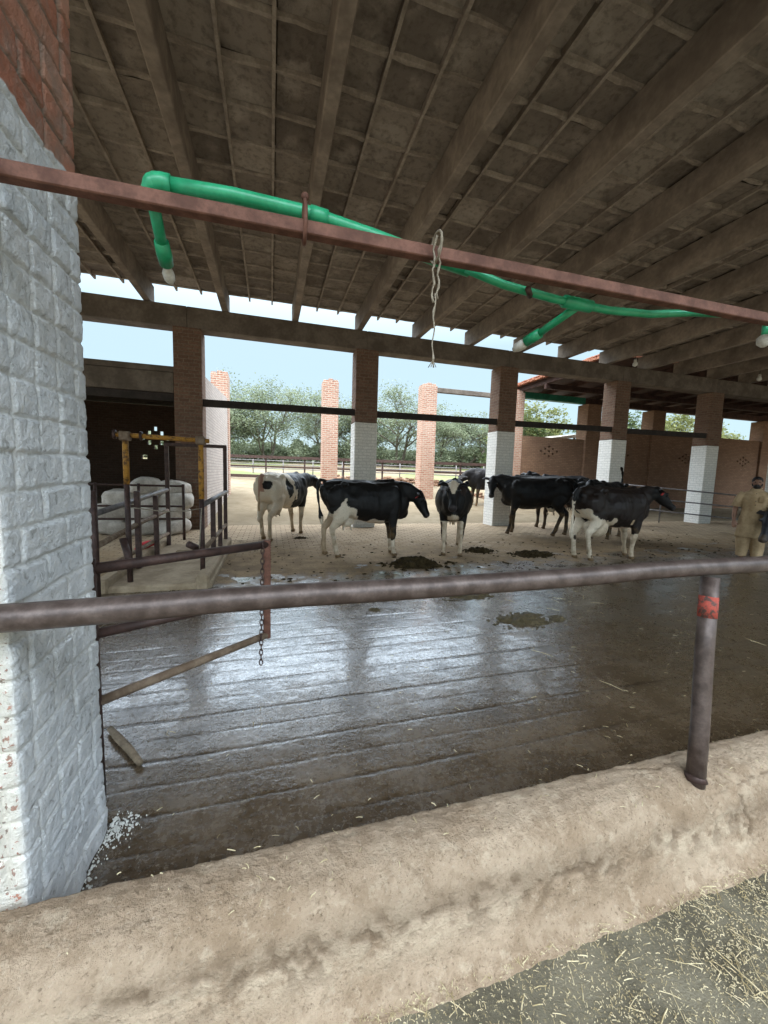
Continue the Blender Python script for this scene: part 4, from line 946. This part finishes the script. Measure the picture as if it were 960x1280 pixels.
BLK = (.006, .0055, .0055); BRN = (.014, .0085, .0065); WHT = (.74, .635, .49); TAN = (.46, .33, .20); PINK = (.42, .24, .17); HOOF = (.10, .06, .035)
def mixc(a, b, f): return tuple(x*(1-f)+y*f for x, y in zip(a, b))
def cow(pos, head_deg, scale, label, fn, poll, muzz, z0=0., legs=((0, 0), (0, 0), (0, 0), (0, 0)), tail='down', udder=1., girth=1., tagside=0, voxel=.017, blaze=None, eartip=None):
    """poll / muzz are given as world points; fn(p, zone) is the coat colour in the cow's own space"""
    h = R(head_deg); root = empty('cow', (pos[0], pos[1], z0), label, 'cow', 'dairy cows in the pen', h, scale)
    inv = (Matrix.Translation((pos[0], pos[1], z0)) @ Matrix.Rotation(h, 4, 'Z') @ Matrix.Scale(scale, 4)).inverted()
    P_ = inv @ Vector(poll); Q_ = inv @ Vector(muzz)
    m = MB()
    # trunk
    S = [(-.84, 1.17, .05, .05), (-.815, 1.15, .14, .12), (-.76, 1.12, .22, .19), (-.66, 1.085, .285, .245), (-.52, 1.06, .315, .275), (-.36, 1.035, .335, .285), (-.15, 1.0, .36, .295), (.06, .975, .385, .31),
         (.26, .97, .39, .30), (.42, .985, .38, .262), (.54, 1.0, .36, .235), (.64, 1.0, .31, .20), (.73, .99, .24, .16), (.79, .985, .13, .10)]
    seg = 22; vs = []
    for (x, zc, rz, ry) in S:
        for k in range(seg):
            a = 2*math.pi*k/seg; c_, s_ = math.cos(a), math.sin(a)
            # flatter top, fuller belly
            wy = abs(c_)**.85*math.copysign(1, c_)*ry*girth; 
            if s_ > .3: wy *= 1-.12*(s_-.3)
            vs.append((x, wy, zc+s_*rz))
    n = len(S); fs = [(i*seg+k, (i+1)*seg+k, (i+1)*seg+(k+1) % seg, i*seg+(k+1) % seg) for i in range(n-1) for k in range(seg)]
    fs += [tuple(range(seg)), tuple((n-1)*seg+k for k in range(seg-1, -1, -1))]; m.add(vs, fs)
    # topline, hip bones, withers, brisket
    m.tube([(-.80, 0, 1.31), (-.6, 0, 1.355), (-.3, 0, 1.345), (0, 0, 1.335), (.3, 0, 1.345), (.5, 0, 1.355)], [.03, .045, .04, .04, .045, .06], 8)
    for s_ in (-1, 1):
        m.ball((-.44, s_*.235*girth, 1.305), (.075, .05, .05)); m.ball((-.80, s_*.10, 1.22), (.055, .05, .06))
        m.ball((-.58, s_*.19, 1.08), (.20, .12, .22)); m.ball((.47, s_*.185, 1.02), (.15, .085, .26))
    m.ball((.60, 0, .79), (.20, .10, .14))
    # legs
    for k, s_ in ((0, 1), (1, -1)):          # front
        dx, dz = legs[k]; f = lambda a: a*dx
        m.tube([(.47, s_*.165, 1.0), (.45+f(.1), s_*.175, .80), (.46+f(.3), s_*.17, .62), (.475+f(.55), s_*.16, .47), (.48+f(.65), s_*.155, .41), (.475+f(.7), s_*.155, .35), (.475+f(.85), s_*.15, .22), (.48+f(.95), s_*.15, .12), (.495+f(1), s_*.15, .075), (.515+f(1.), s_*.15, .0)],
               [(.14, .09), (.125, .085), (.085, .068), (.057, .055), (.062, .058), (.048, .045), (.038, .036), (.046, .043), (.042, .040), (.062, .052)], 12, (0, 1, 0))
    for k, s_ in ((2, 1), (3, -1)):          # hind
        dx, dz = legs[k]; f = lambda a: a*dx
        m.tube([(-.56, s_*.15, 1.02), (-.50+f(.1), s_*.19, .85), (-.505+f(.25), s_*.19, .72), (-.60+f(.4), s_*.165, .60), (-.685+f(.5), s_*.145, .51), (-.68+f(.6), s_*.14, .44), (-.66+f(.75), s_*.14, .30), (-.645+f(.9), s_*.14, .13), (-.625+f(.95), s_*.14, .08), (-.60+f(1), s_*.14, .0)],
               [(.20, .10), (.19, .10), (.135, .082), (.085, .058), (.066, .05), (.050, .043), (.042, .038), (.050, .046), (.044, .042), (.064, .054)], 12, (0, 1, 0))
    # udder
    if udder > 0:
        m.ball((-.36, 0, .66-.05*udder), (.20*udder, .15*udder, .155*udder), 14, 9)
        for dx in (-.06, .08):
            for s_ in (-1, 1): m.tube([(-.36+dx, s_*.07*udder, .58-.08*udder), (-.36+dx, s_*.075*udder, .47-.03*udder)], [.022, .014], 8)
    # neck and head
    d = (Q_-P_); dl = d.length; d.normalize(); hl = max(dl, .44); 
    N0 = Vector((.42, 0, 1.10)); N1 = Vector((.66, 0, 1.13)); mid = N1.lerp(P_, .55)+Vector((0, 0, .03))
    nk = P_+d*.02-Vector((0, 0, .03))
    m.tube([N0, N1, mid, nk, nk+d*.1], [(.19, .29), (.145, .245), (.098, .175), (.085, .13), (.07, .10)], 16, (0, 0, 1))
    up = Vector((0, 0, 1)) if abs(d.z) < .92 else Vector((1, 0, 0))
    sd_ = up.cross(d).normalized(); hu = d.cross(sd_).normalized()
    if hu.z < 0 and abs(d.z) < .9: hu = -hu; sd_ = -sd_
    HS = [(-.06, .03, .06, .05), (-.02, .0, .095, .085), (.06, -.012, .105, .112), (.15, -.03, .107, .122), (.23, -.04, .088, .112), (.32, -.05, .068, .088), (.40, -.055, .066, .074), (.455, -.058, .075, .072), (.49, -.06, .066, .06), (.51, -.06, .03, .03)]
    k = hl/.5
    m.tube([P_+d*a*k+hu*b for a, b, _, _ in HS], [(c_, e_) for _, _, c_, e_ in HS], 14, hu)
    ear = []
    for s_ in (-1, 1):
        b0 = P_+sd_*s_*.075+d*.02+hu*.02; t1 = b0+sd_*s_*.11-d*.03-hu*.005; t2 = b0+sd_*s_*.20-d*.03-hu*.035
        m.tube([b0, b0.lerp(t1, .5), t1, t2], [(.03, .02), (.052, .021), (.058, .019), (.018, .014)], 10, d if False else hu)
        m.ball(tuple(P_+d*.15*k+sd_*s_*.092+hu*.045), (.034, .034, .03)); ear.append(t1)
    m.ball(tuple(P_+hu*.05-d*.01), .06)
    # tail
    if tail == 'down':
        tp = [(-.80, 0, 1.33), (-.865, 0, 1.28), (-.90, .0, 1.1), (-.895, .01, .85), (-.885, .02, .62), (-.88, .02, .48), (-.885, .02, .38)]; tr_ = [.038, .032, .026, .022, .028, .045, .018]
    elif tail == 'up':
        tp = [(-.78, 0, 1.33), (-.86, 0, 1.38), (-.88, 0, 1.47), (-.80, .02, 1.56), (-.68, .04, 1.66), (-.58, .05, 1.73), (-.52, .05, 1.76)]; tr_ = [.038, .034, .027, .022, .026, .042, .02]
    else:
        tp = [(-.76, 0, 1.34), (-.85, 0, 1.37), (-.90, -.02, 1.28), (-.89, -.05, 1.1), (-.86, -.09, .85), (-.83, -.11, .7), (-.82, -.12, .58)]; tr_ = [.038, .034, .026, .022, .026, .042, .02]
    m.tube(tp, tr_, 9)
    me = remesh(m, voxel, 4); me.name = 'cow_body'; sh = Vector((pos[0]*3, pos[1]*3, 0))
    nrm_ = np.empty(len(me.vertices)*3, np.float32); me.vertices.foreach_get('normal', nrm_)
    cos_ = np.empty(len(me.vertices)*3, np.float32); me.vertices.foreach_get('co', cos_)
    nrm_ = nrm_.reshape(-1, 3); cos_ = cos_.reshape(-1, 3)
    amp_ = np.array([(.014*mnoise.noise(Vector(c)*5+sh)+.006*mnoise.noise(Vector(c)*13+sh)) if c[2] > .5 else 0. for c in cos_.tolist()])
    cx_, cy_, cz_ = cos_.T
    for (gx, gz, sx__, sz__, am) in ((-.27, 1.18, .10, .11, -.055), (.22, 1.02, .07, .22, -.022), (.43, 1.06, .11, .20, .022), (-.60, .92, .14, .16, .018), (-.05, .92, .22, .16, .020), (-.66, 1.24, .09, .06, -.03), (.62, 1.02, .05, .15, -.02)):
        amp_ = amp_+am*np.exp(-((cx_-gx)/sx__)**2-((cz_-gz)/sz__)**2)*(np.abs(cy_) > .06)
    amp_ = amp_+.0045*np.sin(cx_*75+cz_*10)*np.exp(-((cx_-.02)/.2)**2-((cz_-1.02)/.2)**2)
    cos_ = cos_+nrm_*amp_[:, None]; me.vertices.foreach_set('co', cos_.astype(np.float32).ravel()); me.update()
    ax, ay, az = d, sd_, hu
    def colour(co):
        nz = mnoise.noise(co*4.5)*.09+mnoise.noise(co*14)*.02
        rel = co-P_; hc = (rel.dot(ax)/k, rel.dot(ay), rel.dot(az))
        inhead = -.1 < hc[0] < .56 and abs(hc[1]) < .3 and abs(hc[2]) < .22 and co.x > .5
        if co.z < .055 and co.z < .5: base = HOOF
        else: base = fn(co, nz, hc if inhead else None)
        if inhead and hc[0] > .45: base = mixc(base, (.05, .04, .04), .7)
        if inhead and abs(hc[1]) > .13 and hc[2] < .0 and hc[0] < .1: base = mixc(base, (.08, .05, .04), .35)
        if co.z < .62: base = mixc(base, (.20, .125, .055), min(.75, max(0, (.62-co.z)*.9+mnoise.noise(co*9)*.55+mnoise.noise(co*25)*.3)))
        return base
    vcol(me, colour)
    o = bpy.data.objects.new('body', me); me.materials.append(M['coat']); link(o, root)
    e_ = []
    for s_ in (-1, 1):
        m = MB().ball(tuple(P_+d*.155*k+sd_*s_*.112+hu*.045), (.022, .022, .022), 10, 7); m.build('eye', 'eye', root, True, local=True)
    if tagside:
        c_ = ear[0 if tagside < 0 else 1]+d*.012-hu*.02
        m = MB().bbox((-.024, -.005, -.03), (.024, .005, .03), .004)
        mt = Matrix((( sd_.x, d.x, hu.x, 0), (sd_.y, d.y, hu.y, 0), (sd_.z, d.z, hu.z, 0), (0, 0, 0, 1)))
        m.xf(Matrix.Translation(c_+d*.016-hu*.035) @ mt); m.build('ear_tag', 'tag_red', root, local=True)
    return root

def cA(p, n, hc):     # piebald: white rear with patches, dark front
    if hc: return WHT if hc[2] < -.05 and hc[0] > .25 else BLK
    if p.x > -.06+n*1.2 and not (p.z < .62): 
        return BLK if not (p.x < .06+n*1.2 and p.z > .5) or n > -.02 else WHT
    if p.z < .62: return mixc(WHT, TAN, .5 if p.z < .45 else .2)
    q = Vector((p.x+.22, p.z-1.05)) if p.y < 0 else Vector((p.x+.30, p.z-1.1))
    if abs(q.x)/.15+abs(q.y)/.27+n*2 < .85: return BLK
    if p.x < -.68 and Vector((p.y+.11, p.z-1.13)).length+n*.5 < .075: return BLK
    if p.x < -.80 and abs(p.y) < .05: return PINK if p.z > .9 else TAN
    return WHT
def cB(p, n, hc):
    if hc: return BLK
    if p.x > .3: return (WHT if p.z < .30+n and p.z > -.1 and abs(p.x-.48) < .2 else BLK)
    if p.x < -.45 and p.z < .70+n: return mixc(WHT, TAN, .75 if p.y > 0 else .25)
    if p.x < -.84: return BLK
    if -.66 < p.x < -.22 and p.z < 1.0+n*1.5-abs(p.x+.42)*.8: return WHT
    if p.z < .665+n*.8+(.08 if p.x < -.2 else 0): return mixc(WHT, PINK, .25)
    return BLK
def cC(p, n, hc):
    if hc:
        if -.03 < hc[0] < .24 and hc[2] > .0 and abs(hc[1]) < .098*(1-(hc[0]-.02)/.27)+n*.15: return mixc(WHT, TAN, .35)
        return BLK
    if p.z < .60+n and abs(p.x) > .3: return mixc(WHT, TAN, .35) if not (abs(p.y) > .185) else BLK
    if p.x > .55 and p.z < .78+n and abs(p.y) < .1: return mixc(WHT, TAN, .35)
    if p.z < .62: return WHT
    return BLK
def cD(p, n, hc):
    if hc: return BLK
    if p.z < .64+n and -.5 < p.x < -.1 and p.z > .45 and abs(p.y) < .13: return WHT
    return BLK
def cE(p, n, hc): return (.013, .013, .016)
def cH(p, n, hc): return (.006, .006, .008)
def cF(p, n, hc):
    if hc: return mixc(WHT, TAN, .3) if hc[0] > .2+n and hc[2] > -.1 and abs(hc[1]) < .09 else BLK
    return BLK
def cG(p, n, hc):
    if hc: return BLK
    if p.x > .3: return mixc(WHT, TAN, .4) if p.z < .50+n*1.3 else BRN
    if p.x < -.83 and p.z > .55: return WHT if p.z < 1.1+n and n > -.03 else BLK
    if p.x < -.50 and p.z < 1.0+n*2-(p.x+.8)*.7: return WHT if n > -.045 else BRN
    if p.x < -.1 and p.z < .76+n*1.5: return mixc(WHT, TAN, .45) if n > -.01 or p.z > .3 else TAN
    if -.1 <= p.x < .4 and p.z < .615+n*.6: return mixc(WHT, PINK, .5)
    if abs(p.x-.30) < .06 and abs(p.z-.72) < .05: return TAN
    return BRN
A0 = dict(voxel=.018)
cow((.30, 9.12), 56, 1.06, 'piebald cow seen from behind, white rump with black patches', cA, (1.05, 10.1, 1.30), (1.42, 10.3, 1.04), legs=((.1, 0), (-.05, 0), (.05, 0), (-.12, 0)), udder=.9, **A0)
cow((1.68, 6.8), -2, 1.0, 'black cow standing side on facing right with white hind legs and red ear tag', cB, (2.62, 6.68, 1.13), (2.86, 6.60, .76), legs=((.02, 0), (.0, 0), (-.13, 0), (.08, 0)), tail='kink', udder=.7, tagside=-1, voxel=.016)
cow((3.50, 6.95), -116, 1.04, 'black cow facing the camera with pale triangle on its forehead', cC, (3.13, 6.25, 1.33), (2.98, 5.93, .95), girth=1.1, udder=.6, voxel=.016)
cow((6.79, 8.68), 154, 1.13, 'large black cow facing left with its head against the white sided column', cD, (5.84, 9.28, 1.44), (5.62, 9.0, 1.0), legs=((.12, 0), (-.02, 0), (.22, 0), (-.12, 0)), udder=.55, **A0)
cow((8.45, 9.75), 176, 1.16, 'bluish black cow standing behind the large black cow, only back showing', cE, (7.35, 9.75, 1.60), (6.98, 9.6, 1.28), udder=.6, z0=.0, voxel=.02)
cow((8.45, 7.95), 205, 1.06, 'black cow with raised tail and white muzzle behind the brown cow', cF, (7.25, 7.35, 1.40), (6.93, 7.05, 1.06), legs=((-.2, 0), (0, 0), (.1, 0), (-.1, 0)), tail='up', udder=.6, **A0)
cow((6.30, 5.82), -1, 1.0, 'dark brown cow with white udder and red ear tag at right, facing right', cG, (7.28, 5.76, 1.31), (7.70, 5.66, 1.02), legs=((.06, 0), (-.10, 0), (-.06, 0), (.06, 0)), udder=1.25, tagside=-1, voxel=.016)
cow((8.75, 14.4), 183, 1.12, 'slate black cow in the yard, half hidden by the white sided column', cH, (7.55, 14.3, 1.45), (7.2, 14.2, 1.1), z0=th(8.7, 14.4), udder=.5, voxel=.022)
cow((9.98, 4.70), 182, .98, 'black cow at the right edge with lowered head beside the man', cF if False else cE, (8.80, 4.70, .98), (8.50, 4.66, .50), udder=.6, voxel=.02)

# ------------------------------------------------------------------ the man
mh = math.atan2(-.52, -.85)
man = empty('person', (8.86, 5.02, 0), 'bearded man in sand coloured tunic standing at the right edge by a cow', 'person', None, mh)
def chain(m, pts, rad, seg=12, ref=(1, 0, 0)): return m.tube(pts, rad, seg, ref)
m = MB()   # x forward, y to his left, z up, 1.64 m tall
chain(m, [(0, 0, .84), (0, 0, .95), (.01, 0, 1.1), (.01, 0, 1.25), (.0, 0, 1.34), (0, 0, 1.40)], [(.15, .105), (.155, .11), (.15, .105), (.175, .115), (.155, .095), (.07, .06)], 16)
chain(m, [(0, 0, 1.36), (.01, 0, 1.44)], [.058, .052], 12)
m.ball((.02, 0, 1.535), (.088, .072, .105), 14, 11); m.ball((.055, 0, 1.475), (.05, .048, .045)); m.ball((.105, 0, 1.52), (.018, .014, .022), 8, 6)
for s_ in (-1, 1):
    m.ball((.01, s_*.075, 1.525), (.02, .012, .03), 8, 6)
    chain(m, [(0, s_*.085, .86), (.01, s_*.09, .65), (.015, s_*.095, .46), (-.01, s_*.098, .28), (-.02, s_*.10, .09)], [.085, .075, .055, .053, .036], 12)
    m.tube([(-.06, s_*.10, .035), (.02, s_*.105, .04), (.12, s_*.115, .03), (.19, s_*.12, .02)], [(.032, .032), (.04, .035), (.045, .025), (.025, .014)], 10, (0, 0, 1))
arms = {-1: [(0, -.17, 1.33), (-.01, -.235, 1.18), (-.02, -.265, 1.03), (.03, -.275, .90), (.08, -.265, .79)], 1: [(0, .17, 1.33), (.0, .24, 1.19), (.02, .275, 1.05), (.12, .27, .95), (.24, .24, .88)]}
for s_, a in arms.items():
    chain(m, a, [.062, .05, .042, .036, .027], 12, (0, 1, 0))
    w0 = Vector(a[-1]); dr = (w0-Vector(a[-2])).normalized(); sd_ = Vector((0, 1, 0)); sd_ = (sd_-dr*sd_.dot(dr)).normalized(); nn = dr.cross(sd_)
    m.tube([w0, w0+dr*.04, w0+dr*.085], [(.028, .02), (.04, .02), (.038, .017)], 10, nn)
    for f_, (off_, L_) in enumerate(((-.03, .06), (-.010, .072), (.011, .068), (.03, .052))):
        b = w0+dr*.08+sd_*off_; m.tube([b-dr*.02, b+dr*L_*.4, b+dr*L_*.75+nn*.015*(-s_), b+dr*L_*.95+nn*.034*(-s_)], [.0095, .0092, .0088, .0075], 7)
    b = w0+dr*.03+sd_*(.034); m.tube([b-sd_*.012, b+sd_*.02+dr*.025, b+sd_*.026+dr*.055], [.012, .0105, .0085], 7)
me = remesh(m, .0085, 2); o = bpy.data.objects.new('body', me); me.materials.append(M['skin']); link(o, man)
# clothing
def cloth(name, mb, vox, mat, amp=.012, sc=7):
    me = remesh(mb, vox, 2)
    nn_ = [v.normal.copy() for v in me.vertices]
    for v, q in zip(me.vertices, nn_):
        v.co += q*(amp*mnoise.noise(Vector((v.co.x*sc, v.co.y*sc*1.2, v.co.z*sc*.35))))
    me.update(); o = bpy.data.objects.new(name, me); me.materials.append(M[mat]); return link(o, man)
m = MB()
chain(m, [(.0, 0, .50), (.005, 0, .62), (.01, 0, .80), (.01, 0, 1.0), (.015, 0, 1.12), (.012, 0, 1.25), (0, 0, 1.345), (0, 0, 1.40), (0, 0, 1.425)], [(.235, .17), (.225, .165), (.205, .15), (.188, .138), (.183, .135), (.192, .135), (.168, .108), (.085, .075), (.068, .066)], 20)
for s_, a in arms.items(): chain(m, [Vector(a[0])+Vector((0, -s_*.03, 0)), a[1], Vector(a[1]).lerp(Vector(a[2]), .75)], [.083, .082, .08], 14, (0, 1, 0))
cloth('tunic', m, .010, 'kameez', .022, 10)
m = MB(); m.tube([(.055, -.045, 1.405), (.078, 0, 1.385), (.055, .045, 1.405), (.0, .07, 1.428), (-.05, .0, 1.44), (.0, -.07, 1.428), (.055, -.045, 1.405)], [(.02, .008)]*7, 8); m.build('collar', 'kameez', man, True, local=True)
m = MB()
for q, (zz, xx) in enumerate(((1.33, .118), (1.26, .148), (1.19, .158), (1.12, .160))): m.ball((xx, .004, zz), (.008, .010, .010), 8, 6)
m.build('button', 'hair', man, True, local=True)
m = MB(); m.bbox((.139, .045, 1.17), (.165, .125, 1.27), .006); m.build('pocket', 'kameez', man, local=True)
m = MB()
for s_ in (-1, 1): chain(m, [(0, s_*.09, .60), (.0, s_*.10, .42), (-.01, s_*.105, .25), (-.015, s_*.105, .11)], [.118, .11, .098, .082], 14)
cloth('trousers', m, .012, 'kameez', .016, 9)
m = MB(); m.ball((.0, 0, 1.575), (.096, .082, .082), 14, 10); m.ball((-.035, 0, 1.535), (.068, .078, .085), 12, 8); m.ball((.055, 0, 1.615), (.045, .06, .03))
cloth('hair', m, .008, 'hair', .006, 30)
m = MB(); m.ball((.062, 0, 1.462), (.056, .06, .045), 12, 8); m.ball((.098, 0, 1.497), (.016, .036, .012)); 
for s_ in (-1, 1): m.ball((.03, s_*.062, 1.495), (.034, .018, .035))
cloth('beard', m, .007, 'hair', .004, 30)
for s_ in (-1, 1):
    MB().ball((.101, s_*.031, 1.548), (.010, .013, .008), 8, 6).build('eye', 'eye', man, True, local=True)
    m = MB(); m.tube([(-.07, s_*.10, .012), (.05, s_*.108, .012), (.2, s_*.12, .012)], [(.04, .012), (.046, .012), (.03, .01)], 10, (0, 0, 1)); m.build('sandal', 'sandal', man, True, local=True)

scene.render.resolution_x = 768; scene.render.resolution_y = 1024
scene.cycles.max_bounces = 8; scene.cycles.diffuse_bounces = 5
